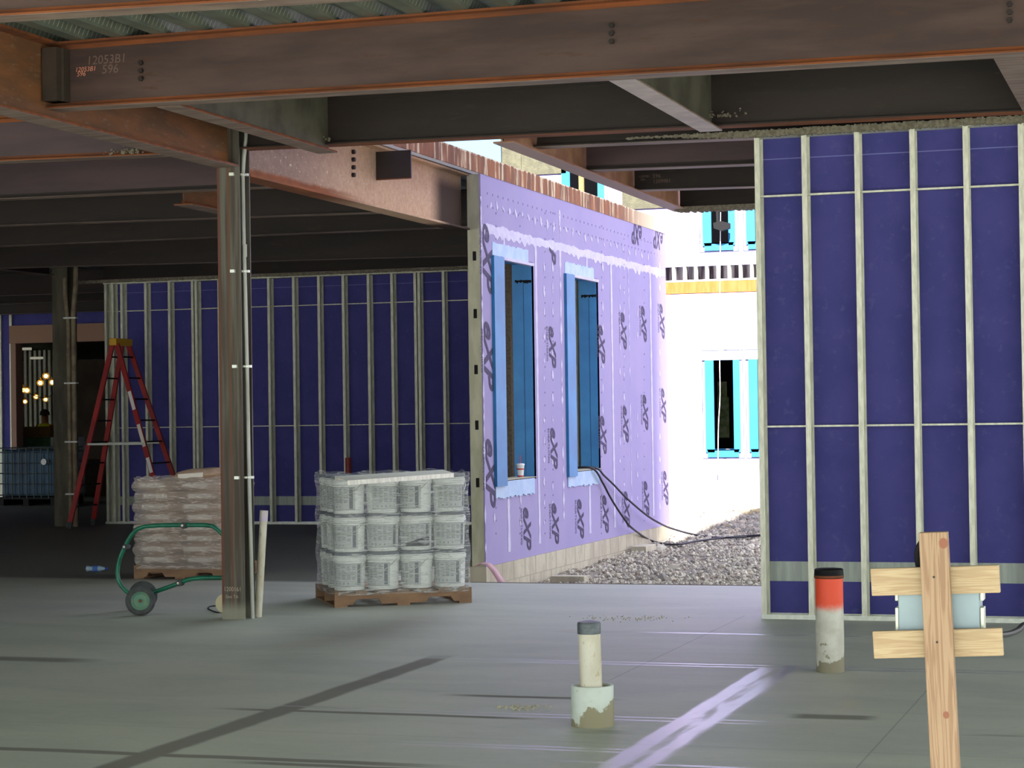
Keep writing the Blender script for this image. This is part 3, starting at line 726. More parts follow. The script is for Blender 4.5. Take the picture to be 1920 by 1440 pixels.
# membrane at openings: window frames as structure children
mb.build('opening_lining', m_mem, wl)
for k, (w, pa, pb, hd, sl) in enumerate(((W1, 922, 943, (925, 460, 993, 481), (925, 907, 1001, 914)), (W2, 1059, 1077, (1056, 485, 1116, 498), (1061, 886, 1122, 905)))):
    win = shell('window_%d' % (k+1), (WX, w[0], w[2]))
    ya = 21.30 if k == 0 else 24.06
    mb = MB(); mb.box(WX, WX+0.035, ya, w[0], w[2]-0.06, w[3]+0.0)
    mb.box(WX, WX+0.012, ya+0.16, w[0]+0.0, w[2]-0.06, w[3])
    mb.build('side_flashing', m_mems, win)
    mb = MB(); r = random.Random(k)
    n = 24
    for i in range(n):
        y0 = ya+0.04+(w[1]-ya-0.22)*i/n; y1 = ya+0.04+(w[1]-ya-0.22)*(i+1)/n
        mb.box(WX, WX+0.004, y0, y1, w[3]+0.005, w[3]+0.135+r.random()*0.02)
    mb.build('head_flashing', m_mem2, win)
    mb = MB(); mb.box(WX-0.04, WX+0.02, w[0]-0.02, w[1]+0.0, w[3]-0.025, w[3]+0.01); mb.build('head_edge', m_joint, win)
    mb = MB()
    for i in range(n):
        y0 = ya+0.02+(w[1]-ya-0.10)*i/n; y1 = ya+0.02+(w[1]-ya-0.10)*(i+1)/n
        mb.box(WX, WX+0.012, y0, y1, w[2]-0.175-r.random()*0.025, w[2]-0.01)
    mb.build('sill_flashing', m_mem2, win)
    mb = MB(); mb.box(X0-0.10, WX+0.014, w[0], w[1], w[2]-0.002, w[2]+0.004); mb.build('sill_top', m_cmu, win)
    mb = MB()
    for i in range(10):
        mb.box(WX-0.22+i*0.02, WX-0.2+i*0.02, w[1]-0.003, w[1], w[3]-0.20-r.random()*0.02, w[3]-0.185+r.random()*0.01)
    mb.box(WX-0.12, WX-0.117, w[1]-0.003, w[1], w[2], w[3]-0.2)
    for i in range(14):
        z = w[3]-r.random()*0.15; y = ya+0.2+r.random()*0.12; mb.box(WX+0.012, WX+0.0145, y, y+0.03, z-0.02, z)
    mb.build('dark_mastic', m_black, win)
# joint compound
mb = MB(); r = random.Random(2)
n = 220
pts_t, pts_b = [], []
for i in range(n+1):
    y = 20.99+i*(8.24/n)
    pts_t.append((WX+0.002, y, 3.675+mnoise.noise(Vector((y*2.6, 0, 1)))*0.045+mnoise.noise(Vector((y*9, 3, 1)))*0.018))
    pts_b.append((WX+0.002, y, 3.585-abs(mnoise.noise(Vector((y*5, 7, 1))))*0.10+mnoise.noise(Vector((y*14, 3, 5)))*0.012))
mb.add(pts_t+pts_b, [(i, i+n+1, i+n+2, i+1) for i in range(n)])
def vtape(px, py0, py1, w, wob=0.008, dash=False):
    a, b = onX(px, py0, WX), onX(px, py1, WX); y = (a.y+b.y)/2; z0, z1 = b.z, a.z; N = max(6, int((z1-z0)/0.06))
    L, R = [], []
    for i in range(N+1):
        z = z0+(z1-z0)*i/N
        ww = w*(0.75+0.5*r.random()) if not dash else w*max(0, r.random()*1.6-0.5)
        c = y+mnoise.noise(Vector((px, z*2, 0)))*wob
        L.append((WX+0.0025, c-ww/2, z)); R.append((WX+0.0025, c+ww/2, z))
    mb.add(L+R, [(i, i+N+1, i+N+2, i+1) for i in range(N)])
vtape(1008, 462, 1020, 0.07); vtape(954, 935, 1035, 0.08); vtape(1106, 905, 1000, 0.08); vtape(1149, 492, 990, 0.075); vtape(1222, 512, 968, 0.085)
vtape(1053, 395, 985, 0.09, 0.01, True); vtape(906, 370, 1060, 0.05, 0.01, True); vtape(945, 440, 468, 0.05); vtape(1100, 472, 500, 0.06); vtape(1181, 470, 980, 0.05, 0.01, True)
for (xa, ya_, xb, yb_, cnt) in ((920, 385, 1215, 482, 26),):
    for i in range(cnt):
        t = i/(cnt-1); p = onX(xa+(xb-xa)*t, ya_+(yb_-ya_)*t+r.uniform(-3, 3), WX); h = r.uniform(.03, .07); w = r.uniform(.025, .05)
        a = r.uniform(-.03, .03)
        mb.add([(WX+0.003, p.y-w+a, p.z+h), (WX+0.003, p.y+a, p.z+h*.6), (WX+0.003, p.y+w, p.z-h*.2), (WX+0.003, p.y+w*.2-a, p.z-h), (WX+0.003, p.y-w*.7, p.z-h*.3)], [(0, 4, 3, 2, 1)])
for px in (1020, 1036, 1130, 1152+10, 1170, 1195, 1237, 927, 976):
    lo_ = 935 if px in (927, 976) else 500
    y = lo_
    while y < 985-(px-1000)*0.1:
        p = onX(px, y, WX); h = r.uniform(.03, .075); w = r.uniform(.02, .04)
        if r.random() < 0.85:
            mb.add([(WX+0.003, p.y-w*.5, p.z+h), (WX+0.003, p.y+w*.5, p.z+h*.5), (WX+0.003, p.y+w, p.z-h*.4), (WX+0.003, p.y, p.z-h), (WX+0.003, p.y-w, p.z-h*.2)], [(0, 4, 3, 2, 1)])
        y += r.uniform(34, 46)
mb.build('joint_compound', m_joint, wl)
# screw heads
mb = MB()
for px in (1022, 1037, 1128, 1170, 1208, 930, 975):
    for k in range(26):
        p = onX(px, 400+k*24, WX)
        if W1[0]-0.4 < p.y < W1[1] and 0.7 < p.z < 3.5 or W2[0]-0.4 < p.y < W2[1] and 0.7 < p.z < 3.5: continue
        if 0.05 < p.z < 4.1: mb.box(WX, WX+0.0035, p.y-0.012, p.y+0.012, p.z-0.01, p.z+0.01)
for k in range(44):
    for zz_ in (4.0, 3.86): mb.box(WX, WX+0.0035, 21.2+k*0.18, 21.215+k*0.18, zz_, zz_+0.025)
mb.build('screw_head', m_screw, wl)['kind'] = 'stuff'
mb = MB(); D_, Yp = Vector((0, 0, -1)), Vector((0, 1, 0))
logos = [(912, 475, 1.15), (913, 658, 1.15), (915, 878, 1.15), (1034, 645, 1), (1037, 835, 1), (1127, 640, 1), (1130, 810, 1), (1168, 615, 1), (1172, 790, 1),
         (1206, 602, 1), (1209, 768, 1), (1240, 597, 1), (1243, 755, 1), (987, 1013, 1), (1040, 1010, 1), (1087, 970, 1), (1134, 965, 1), (1174, 950, 1), (1211, 930, 1), (1247, 910, 1)]
for (px, py, s) in logos:
    p = onX(px, py, WX+0.004)
    if px < 920: p.y = 21.13
    if p.z < 0.36: p.z = 0.36
    put_text(mb, 'eXP', p+Vector((0, 0.03, 0)), D_, Yp, 0.38*s, 0.35, 0.022, 0.72 if px > 920 else 0.95)
    put_text(mb, 'SHEATHING', p+Vector((0, -0.17*s, 0)), D_, Yp, 0.085*s, 0, 0, 0.9)
for (px, py) in ((1195, 437), (1235, 446)):
    p = onX(px, py, WX+0.004); put_text(mb, 'eXP', p, Vector((0, -1, 0)), D_, 0.42, 0.2, 0.012, 0.75)
p = onX(1034, 474, WX+0.004); put_text(mb, 'P', p+Vector((0, 0.03, 0)), D_, Yp, 0.38, 0.35, 0.022, 0.8)
mb.build('printed_logo', m_ink, wl)
# foundation blocks
mb = MB(); fb = shell('trim_2', (WX, 20.98, -0.6))
mb.box(WX-0.2, WX+0.004, 20.98, 29.26, -0.7, -0.002)
blk = mb.build('foundation_block', m_cmu, fb)
mj = MB()
y = 21.12
while y < 29.2: mj.box(WX+0.004, WX+0.0055, y, y+0.008, -0.2, -0.002); y += 0.405
y = 21.32
while y < 29.2: mj.box(WX+0.004, WX+0.0055, y, y+0.008, -0.5, -0.208); y += 0.405
mj.box(WX+0.004, WX+0.0055, 20.98, 29.26, -0.208, -0.2)
mj.build('mortar_joint', M('mortar', lin((150, 144, 126))), fb)
for (x, y, w, d, h, lab) in ((-6.72, 22.7, 0.4, 0.2, 0.12, 'grey concrete block lying in the gravel at the foot of the foundation'), (-6.95, 27.0, 0.2, 0.55, 0.13, 'low concrete block against the foundation where the gravel rises')):
    z = gz(x, y); tag(MB().box(x-w/2, x+w/2, y-d/2, y+d/2, z-0.05, z+h-0.02).build('concrete_block', m_cmu, bevel=0.005, loc=(x, y, z-0.05)), lab, 'block')
# interior column visible through window 1
tag(MB().box(-8.62, -8.30, 25.5, 25.8, 0, 4.19).build('fireproofed_column', M('brown_fireproofing', lin((120, 108, 94)), lin((98, 88, 76)), 30, 1, 0, (1, 1, 1), 0.8), loc=(-8.46, 25.65, 0)),
    'brown textured column seen through the left opening of the lilac wall', 'column')

# cup on sill
cup = thing('drink_cup', (WX-0.10, 22.3, W1[2]+0.006), 'white paper drink cup with a straw on the sill of the left opening', 'cup')
pc = onX(976, 893, WX-0.10); cy_ = pc.y; cup.location = (WX-0.10, cy_, W1[2]+0.005); cz = W1[2]+0.005
MB().lathe([(0, 0), (0.032, 0), (0.044, 0.135), (0.046, 0.14)], (WX-0.1, cy_, cz), 20).build('cup_body', m_white, cup, True)
MB().lathe([(0.048, 0.135), (0.048, 0.148), (0.04, 0.155), (0, 0.156)], (WX-0.1, cy_, cz), 20).build('lid', m_white, cup, True)
MB().tube([(WX-0.1, cy_, cz+0.13), (WX-0.1, cy_-0.005, cz+0.25)], 0.005, 8).build('straw', m_redp, cup)
MB().lathe([(0.0335, 0.005), (0.035, 0.02)], (WX-0.1, cy_, cz), 20).build('red_band', m_redp, cup); MB().lathe([(0.041, 0.085), (0.0425, 0.1)], (WX-0.1, cy_, cz), 20).build('red_logo', m_redp, cup)
# hanging cables
def cable(name, pts, r, mat, label, cat):
    P_ = [Vector(p) for p in pts]; out = []
    for i in range(len(P_)-1):
        p0, p1, p2, p3 = P_[max(i-1, 0)], P_[i], P_[i+1], P_[min(i+2, len(P_)-1)]
        for k in range(6):
            t = k/6; out.append(0.5*((2*p1)+(p2-p0)*t+(2*p0-5*p1+4*p2-p3)*t*t+(3*p1-p0-3*p2+p3)*t**3))
    out.append(P_[-1])
    return tag(MB().tube(out, r, 8).build(name, mat, smooth=True), label, cat)
def seq(px, y0, y1):
    n = len(px); return [onY(a, b, y0+(y1-y0)*min(1, i/(n-3))) for i, (a, b) in enumerate(px)]
def drape(start, air, ground):
    q = [Vector(start), Vector((WX+0.03, start[1], start[2]-0.005))]
    for i_, (a_, b_) in enumerate(air): q.append(onX(a_, b_, WX+0.05+0.02*i_))
    for (a_, b_) in ground:
        v = onZ(a_, b_, -0.14)
        for _ in range(4): v = onZ(a_, b_, gz(v.x, v.y)+0.035)
        q.append(v)
    return q
q = drape((WX-0.25, 25.25, W2[2]+0.02), [(1133, 892), (1150, 908), (1175, 934), (1210, 964), (1235, 980), (1260, 991)], [(1310, 1004), (1370, 1008), (1430, 1004)])
cable('power_cable', q, 0.014, m_blkr, 'upper black cable drooping from the right opening of the lilac wall to the gravel', 'cable')
q = drape((WX-0.25, 25.1, W2[2]+0.02), [(1130, 905), (1142, 928), (1155, 950), (1170, 972), (1185, 990)], [(1222, 1014), (1265, 1021), (1310, 1014), (1372, 1007), (1430, 1003)])
cable('power_cable', q, 0.014, m_blkr, 'lower black cable sagging deeper from the same opening down to the gravel', 'cable')
a, b = onX(892, 1062, WX-0.0), onZ(935, 1092, -0.22)
mb = MB(); rb = [onY(888, 1063, 20.93), onY(898, 1057, 20.92), onY(910, 1059, 20.92), onY(920, 1070, 20.85), onY(930, 1086, 20.7), onY(936, 1098, 20.6)]
vs = []
for i, p in enumerate(rb): vs += [p, p+Vector((0.05+0.02*i/5, 0.02, 0.012))]
mb.add(vs, [(2*i, 2*i+1, 2*i+3, 2*i+2) for i in range(len(rb)-1)])
o = mb.build('flagging_ribbon', m_pinkf, smooth=True); s_ = o.modifiers.new('s', 'SOLIDIFY'); s_.thickness = 0.004
tag(o, 'pale pink ribbon draped over the foundation corner below the lilac wall', 'ribbon')

# ------------------------------------------------------------------ sunlit facade (Y = 34)
FY = 34.0
fa = shell('wall_back', (-10, FY, 0))
LW1 = (-7.65, -7.06, 0.97, 2.50); LW2 = (-6.91, -6.32, 0.97, 2.50)
UW1 = (-7.65, -7.10, 4.42, 6.2); UW2 = (-6.91, -6.36, 4.42, 6.2); UW3 = (-10.1, -9.35, 4.6, 6.6)
panel(MB(), 'y', FY, 0.03, -16, 9, -0.4, 3.60, [LW1, LW2]).build('sheathing', m_purp, fa)
panel(MB(), 'y', FY, 0.03, -16, 9, 4.06, 12, [UW1, UW2, UW3]).build('sheathing', m_purp, fa)
MB().box(-16, 9, FY, FY+0.18, 3.61, 3.80).build('edge_plate', M('bright_orange_rust', lin((176, 84, 28)), lin((160, 96, 50)), 5, 0.85, 0, (4, 1, 0.5)), fa)
mb = MB(); mb.box(-16, 9, FY, FY+0.1, 3.805, 3.835); x = -9.9
while x < 3: mb.box(x, x+0.045, FY, FY+0.1, 3.836, 4.055); x += 0.19
mb.build('infill_stud', m_galv, fa)['kind'] = 'stuff'
mb = MB(); mb.box(-16, 9, FY+0.35, FY+0.37, 3.6, 4.1); mb.build('shade_backing', M('grey_shade_board', lin((210, 210, 225)), lin((70, 60, 80)), 3, 0.9, 0, (4, 1, 0.3)), fa)  # mottled board carries the shading behind the infill studs in its colour
for k, w in enumerate((LW1, LW2, UW1, UW2, UW3)):
    win = shell('window_%d' % (k+3), (w[0], FY, w[2]))
    d = 0.32
    for (nm, b_) in (('jamb', (w[0], w[0]+0.02, FY-0.01, FY+d, w[2], w[3])), ('jamb', (w[1]-0.02, w[1], FY-0.01, FY+d, w[2], w[3])), ('sill', (w[0]+0.02, w[1]-0.02, FY-0.03, FY+d, w[2], w[2]+0.02)), ('head', (w[0]+0.02, w[1]-0.02, FY-0.01, FY+d, w[3]-0.02, w[3]))):
        MB().box(*b_).build(nm, m_mems, win)
    mb = MB()
    mb.box(w[0], w[0]+0.15, FY-0.03, FY-0.01, w[2]-0.03, w[3]-0.02); mb.box(w[1]-0.11, w[1], FY-0.03, FY-0.01, w[2]-0.03, w[3]-0.02)
    mb.box(w[0]+0.03, w[1]-0.03, FY-0.03, FY-0.01, w[2]-0.11, w[2]+0.02)
    mb.build('side_flashing', m_mems, win)
    mb = MB(); mb.box(w[0]-0.04, w[1]+0.04, FY-0.035, FY-0.012, w[3]-0.02, w[3]+0.13); mb.build('head_flashing', m_mem2, win)
    mb = MB(); e = 0.006
    mb.box(w[0]-0.055, w[0]-0.045, FY-0.004, FY, w[2]-0.13, w[3]+0.14); mb.box(w[1]+0.045, w[1]+0.055, FY-0.004, FY, w[2]-0.13, w[3]+0.14)
    mb.box(w[0]-0.055, w[1]+0.055, FY-0.004, FY, w[2]-0.14, w[2]-0.125); mb.box(w[0]-0.055, w[1]+0.055, FY-0.004, FY, w[3]+0.135, w[3]+0.148)
    mb.build('sealant_line', M('grey_sealant_%d' % k, lin((70, 76, 110))), win)
mb = MB(); fr = random.Random(8)
for (px, py) in ((1256, 855), (1258, 640), (1257, 740), (1297, 640), (1372, 640), (1300, 740), (1313, 865), (1372, 870), (1258, 430), (1300, 430)):
    p = onY(px, py, FY-0.004); put_text(mb, 'eXP', p, D_, Xp, 0.42, 0.35, 0.012, 0.8)
mb.build('printed_logo', M('overexposed_print', lin((176, 172, 206))), fa)  # ink paled to put the sun's washed-out glare into its colour
# room behind the facade
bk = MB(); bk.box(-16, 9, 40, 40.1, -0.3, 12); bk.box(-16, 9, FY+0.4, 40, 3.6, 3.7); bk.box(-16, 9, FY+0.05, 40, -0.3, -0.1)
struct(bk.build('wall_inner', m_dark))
# greenery glimpse / items inside lower window
pn = MB(); a, b = onY(1345, 745, 36.5), onY(1366, 790, 36.5); pn.box(a.x, b.x, 36.5, 36.55, 1.15, a.z)
pn.box(a.x+0.02, b.x-0.02, 36.45, 36.5, a.z, a.z+0.28); tag(pn.build('stacked_panels', [M('pale_green_panel', lin((160, 176, 130)), lin((110, 140, 70)), 12)], loc=(a.x, 36.5, 1.15)), 'greenish panels glimpsed deep inside the lower facade window', 'panel')
# blue membrane patches, cream panels high on the facade
def fpatch(px0, py0, px1, py1, mat, lab, nm='facade_panel', y=FY-0.03):
    a, b = onY(px0, py1, y), onY(px1, py0, y)
    return tag(MB().box(a.x, b.x, y, y+0.03, a.z, b.z).build(nm, mat, loc=(a.x, y, a.z)), lab, 'panel')
fpatch(800, 240, 940, 420, M('sky_blue_membrane', lin((84, 122, 158))), 'pale blue membrane sheet high on the facade, left of the cream panels')
fpatch(941, 240, 976, 400, m_cream, 'narrow cream textured panel seen through the sky gap next to the blue sheet')
fpatch(978, 240, 1060, 329, m_cream, 'wide cream textured panel seen through the sky gap above the rusty plate')
fpatch(1167, 300, 1262, 393, m_cream, 'cream textured panel near the far end of the sky gap')
p0, p1 = onY(1086, 345, FY-0.06), onY(1094, 300, FY-0.06)
MB().box(p0.x, p1.x, FY-0.09, FY-0.035, 4.5, 6.7).build('timber_mullion', m_osb, bpy.data.objects['window_7'])
# rope and lamp
q = [onY(1351, 398, FY-0.12), onY(1350, 520, FY-0.12), onY(1349, 640, FY-0.12), onY(1350, 740, FY-0.12), onY(1347, 800, FY-0.13), onY(1346, 890, FY-0.14)]
cable('rope', q, 0.007, m_white, 'thin white rope hanging down the facade in front of the lower window', 'rope')
lp = thing('floodlight', onY(1350, 420, FY-0.3), 'black floodlight hanging in front of the upper facade window', 'lamp')
mb = MB(); a = onY(1345, 396, FY-0.3); b = onY(1346, 420, FY-0.3); MB().bar(a+Vector((0, 0, .1)), b, 0.04, 0.04, (0, 1, 0)).build('bracket', m_black, lp)
P5 = [onY(*p, FY-0.35) for p in ((1337, 418), (1350, 414), (1367, 418), (1367, 428), (1352, 433), (1338, 428))]
v2 = [p+Vector((0, 0.12, 0)) for p in P5]; mb.add(P5+v2, [(0, 1, 2, 3, 4, 5)[::-1], (6, 7, 8, 9, 10, 11)]+[(i, (i+1) % 6, 6+(i+1) % 6, 6+i) for i in range(6)])
mb.build('housing', m_black, lp)

# ------------------------------------------------------------------ far left rooms
wp_ = shell('wall_partition', (-24, 38, 0))
panel(MB(), 'y', 38.0, 0.15, -40, -17.5, 0, 4.19, [(-23.2, -17.7, 0, 3.25)]).build('board', m_blueb, wp_)
mb = MB()
for x in (-24.3, -23.95, -23.62, -23.36): mb.box(x, x+0.06, 37.95, 38.0, 0, 4.1)
mb.build('stud', m_galv, wp_)
MB().box(-23.30, -23.18, 37.9, 38.16, 0, 3.25).build('door_post', M('pinkish_brown_post', lin((150, 116, 100))), wp_)
MB().box(-23.3, -17.7, 37.85, 38.16, 3.25, 3.62).build('lintel', M('pinkish_brown_lintel', lin((150, 114, 94))), wp_)
bw = MB(); bw.box(-60, -16, 78, 78.2, 0, 4.2); bw.box(-58, -57.8, 38.2, 78, 0, 4.2)
struct(bw.build('wall_end', M('dim_brown_board', lin((110, 98, 84)), lin((90, 80, 70)), 1)))
bw3 = MB(); bw3.box(-26.1, -26.0, 0.3, 29.2, 0, 4.19); struct(bw3.build('unseen_light_block', m_blueb))  # unseen wall added to keep side daylight out of the left bay
bw2 = MB(); bw2.box(-16.15, -16.0, 29.2, 78, 0, 4.2); struct(bw2.build('wall_corridor', m_blueb))
sb = MB()
for k in range(7):
    p = onY(45+k*9, 700, 66); tag(MB().box(p.x, p.x+0.10, 66, 66.1, 0, 4.19).build('metal_stud', m_galv, loc=(p.x, 66, 0)), 'loose upright metal stud in the dim room behind the light bulbs', 'stud', 'upright studs in the dim far room')
BL = [((43.5, 731, 46), 'leftmost large glowing work light at the left edge of the far room'), ((50.5, 732, 45.5), 'large glowing work light beside the leftmost one'),
      ((75.5, 718, 46), 'glowing work light lower left in the cluster of three'), ((86, 705, 46), 'topmost glowing work light of the cluster of three'), ((98, 717, 46), 'glowing work light at the right of the cluster of three'),
      ((67.5, 744, 56), 'smaller work light below the cluster of three'), ((85.5, 749, 57), 'small work light below and right of the cluster, on the orange cord'),
      ((47, 753, 60), 'tiny work light low on the left of the far room'), ((35.5, 753, 60), 'tiny work light half hidden behind the door post')]
for (px, py, Y), lab in BL:
    p = onY(px, py, Y); t_ = thing('work_light', p+Vector((0, 0, 0.1)), lab, 'lamp')
    MB().lathe([(0, -0.055), (0.04, -0.04), (0.055, 0), (0.04, 0.04), (0, 0.055)], p, 12).build('bulb', m_bulb, t_, True)
    mb = MB(); R = 0.085
    for k in range(6):
        a = PI*k/6; mb.tube([p+Vector((R*math.cos(a)*math.sin(b), R*math.sin(a)*math.sin(b), R*math.cos(b))) for b in [2*PI*j/12 for j in range(13)]], 0.005, 4, cap=False)
    mb.build('cage', m_yel, t_)
    MB().tube([p+Vector((0, 0, 0.05)), p+Vector((0, 0, 0.14))], 0.025, 8).build('socket', m_yel, t_)
for (a, b, lab) in (((30, 655, 60), (55, 656, 60), 'left dim tube light under the far ceiling'), ((56, 672, 64), (77, 673, 64), 'right dim tube light under the far ceiling')):
    p, q_ = onY(*a), onY(*b); tag(MB().box(p.x, q_.x, p.y, p.y+0.15, p.z-0.03, p.z+0.05).build('tube_light', m_tube, loc=p), lab, 'lamp')
cable('extension_cord', [onY(-5, 717, 45), onY(20, 729, 45), onY(43, 727, 45.8), onY(60, 740, 50), onY(85, 746, 56), onY(106, 735, 57)], 0.012, m_osb, 'orange cord strung between the work lights in the far room', 'cord')
# crates
cr = onY(65, 820, 40.5)
x0_, x1_ = onY(34, 820, 40.5).x, onY(94, 820, 40.5).x; zt_ = onY(60, 820, 40.5).z
tag(MB().box(x0_, x1_, 40.5, 41.5, 0, zt_).build('wrapped_stack', m_wrapg, loc=(x0_, 40.5, 0), bevel=0.02), 'stack wrapped in greenish film behind the water tank', 'stack')
ob = thing('plywood_box', (x0_+0.05, 40.5, zt_), 'brown plywood box on top of the green wrapped stack', 'box')
xa, xb = onY(38, 810, 40.5).x, onY(94, 810, 40.5).x; zq = onY(60, 800, 40.5).z
mb = MB(); mb.box(xa, xb, 40.5, 40.53, zt_, zq); mb.box(xa, xb, 41.2, 41.23, zt_, zq); mb.box(xa, xa+0.03, 40.53, 41.2, zt_, zq); mb.box(xb-0.03, xb, 40.53, 41.2, zt_, zq); mb.build('side_board', m_osb, ob)
MB().box(xa+0.03, xb-0.03, 40.53, 41.2, zt_, zt_+0.02).build('base_board', m_osb, ob)
xc = onY(94.5, 820, 40.4).x; tag(MB().box(xc, xc+0.4, 40.4, 41.2, 0, onY(98, 820, 40.4).z).build('white_carton', m_pail, loc=(xc, 40.4, 0), bevel=0.01), 'whitish carton right of the green wrapped stack behind the water tank', 'box')
# person (far, behind crates)
px_ = onY(84, 790, 47)
per = thing('person', (px_.x, 47, 0), 'person in dark hard hat and yellow vest standing beyond the plywood box', 'person')
def skinned(name, nodes, edges, mat, parent):
    me = bpy.data.meshes.new(name); off = parent.location
    me.from_pydata([Vector(n[0]) for n in nodes], edges, [])
    o = bpy.data.objects.new(name, me); COL.objects.link(o); o.parent = parent
    o.modifiers.new('skin', 'SKIN'); sub = o.modifiers.new('sub', 'SUBSURF'); sub.levels = sub.render_levels = 1
    if not me.skin_vertices: me.attributes  # created by modifier
    sv = me.skin_vertices[0].data
    for i, n in enumerate(nodes): sv[i].radius = n[1]; sv[i].use_root = (i == 0)
    me.materials.append(mat); return o
ns = [((0, 0, 0.98), (0.15, 0.11)), ((0, 0, 1.2), (0.15, 0.1)), ((0, 0, 1.45), (0.18, 0.11)), ((0, 0, 1.58), (0.06, 0.06)), ((0, -0.01, 1.70), (0.085, 0.1)), ((0, 0, 1.80), (0.075, 0.085)),
      ((0.2, 0, 1.48), (0.06, 0.06)), ((0.27, -0.02, 1.2), (0.045, 0.045)), ((0.22, -0.22, 1.08), (0.035, 0.035)), ((0.2, -0.3, 1.08), (0.03, 0.015)),
      ((-0.2, 0, 1.48), (0.06, 0.06)), ((-0.27, -0.02, 1.2), (0.045, 0.045)), ((-0.22, -0.22, 1.08), (0.035, 0.035)), ((-0.2, -0.3, 1.08), (0.03, 0.015)),
      ((0.1, 0, 0.9), (0.085, 0.09)), ((0.11, -0.01, 0.5), (0.06, 0.06)), ((0.11, 0.02, 0.09), (0.045, 0.045)), ((0.11, -0.14, 0.05), (0.045, 0.035)),
      ((-0.1, 0, 0.9), (0.085, 0.09)), ((-0.11, -0.01, 0.5), (0.06, 0.06)), ((-0.11, 0.02, 0.09), (0.045, 0.045)), ((-0.11, -0.14, 0.05), (0.045, 0.035))]
es = [(0, 1), (1, 2), (2, 3), (3, 4), (4, 5), (2, 6), (6, 7), (7, 8), (8, 9), (2, 10), (10, 11), (11, 12), (12, 13), (0, 14), (14, 15), (15, 16), (16, 17), (0, 18), (18, 19), (19, 20), (20, 21)]
skinned('body', ns, es, m_skin, per)
L_ = per.location
MB().lathe([(0.17, 1.0), (0.19, 1.2), (0.22, 1.42), (0.16, 1.54), (0.07, 1.57)], L_, 16).build('vest', m_vest, per, True)
MB().lathe([(0.15, 1.78), (0.125, 1.80), (0.12, 1.86), (0.07, 1.92), (0, 1.935)], L_, 16).build('hard_hat', m_navy, per, True)
mb = MB()
for s_ in (-1, 1): mb.tube([L_+Vector((s_*0.08, 0, 1.02)), L_+Vector((s_*0.11, -0.01, 0.5)), L_+Vector((s_*0.11, 0.02, 0.1))], 0.1, 12, rs=[0.115, 0.085, 0.07])
mb.build('trousers', m_navy, per, True)
for s_ in (-1, 1): MB().tube([L_+Vector((s_*0.17, 0, 1.5)), L_+Vector((s_*0.27, -0.02, 1.22))], 0.07, 10, rs=[0.08, 0.065]).build('sleeve', m_redp, per, True)
# IBC tote
ib = thing('water_tank', (-21.3, 35.7, 0), 'dark blue caged plastic water tank on the floor at the far left', 'tank')
x0_, x1_ = -21.95, -20.68
MB().box(x0_+0.04, x1_-0.04, 35.24, 36.2, 0.17, 1.08).build('tank_body', m_ibc, ib, bevel=0.06, seg=4)
mb = MB()
for z in (0.2, 0.42, 0.62, 0.82, 1.03, 1.11):
    mb.tube([(x0_, 35.2, z), (x1_, 35.2, z), (x1_, 36.24, z), (x0_, 36.24, z), (x0_, 35.2, z)], 0.011, 6)
for k in range(9):
    x = x0_+(x1_-x0_)*k/8
    for y in (35.2, 36.24): mb.tube([(x, y, 0.14), (x, y, 1.11)], 0.011, 6)
for k in range(1, 6):
    y = 35.2+1.04*k/6
    for x in (x0_, x1_): mb.tube([(x, y, 0.14), (x, y, 1.11)], 0.011, 6)
mb.build('cage', M('dull_cage_steel', lin((70, 80, 86)), None, 5, 0.5, 0.4), ib)
mb = MB()
for x in (x0_, -21.4, x1_-0.12): mb.box(x, x+0.12, 35.2, 36.24, 0.0, 0.12)
mb.box(x0_, x1_, 35.2, 36.24, 0.12, 0.16); mb.build('pallet_base', m_black, ib)
a = onY(82, 866, 35.19); MB().lathe([(0, -0.005), (0.06, -0.005), (0.06, 0.004)], a, 14, axis='y').build('label', m_white, ib)

# ------------------------------------------------------------------ ladder
LZ = 2.82
def lt(px, py, Y): return onY(px, py, Y)
Y1, Y2 = 27.85, 28.62
f1 = Vector((onZ(137, 990).x, 27.70, 0)); t1 = lt(211, 645, 28.06)
f2 = Vector((onZ(180, 984).x, 28.60, 0)); t2 = lt(229, 645, 28.48)
f3 = Vector((onY(314, 990, 27.70).x, 27.70, 0)); t3 = lt(219, 645, 28.06)
f4 = Vector((onY(357, 985, 28.60).x, 28.60, 0)); t4 = lt(240, 645, 28.48)
cx_ = (t1+t2+t3+t4)/4
ld = thing('stepladder', (cx_.x, 28.2, 0), 'tall red stepladder with yellow top standing before the far blue wall', 'ladder')
def rail(a, b, w=0.075, d=0.035):
    t = (b-a).normalized(); return MB().bar(a+t*0.06, b, w, d, (0, 1, 0))
for (a, b) in ((f1, t1), (f2, t2), (f3, t3), (f4, t4)):
    o = rail(a, b).build('rail', m_red, ld)
    t = (b-a).normalized(); MB().bar(a, a+t*0.10, 0.085, 0.05, (0, 1, 0)).build('foot', m_rub, ld)
for (a, b, aa, bb) in ((f1, t1, f2, t2), (f3, t3, f4, t4)):
    for k in range(1, 9):
        t = k/8.6
        p, q_ = a.lerp(b, t), aa.lerp(bb, t); q_ = Vector((q_.x, q_.y, p.z))
        MB().bar(p, q_, 0.05, 0.022, (0, 0, 1)).build('step', m_black, ld)
p, q_ = f1.lerp(t1, 0.455), f3.lerp(t3, 0.455); MB().bar(p+Vector((0, -.03, 0)), q_+Vector((0, -.03, 0)), 0.02, 0.03).build('spreader', m_zinc, ld)
p, q_ = f2.lerp(t2, 0.455), f4.lerp(t4, 0.455); MB().bar(p, q_, 0.02, 0.03).build('spreader', m_zinc, ld)
MB().box(t1.x-0.03, t4.x+0.06, 28.0, 28.52, cx_.z-0.03, cx_.z+0.08).build('top_cap', m_yel, ld, bevel=0.012)
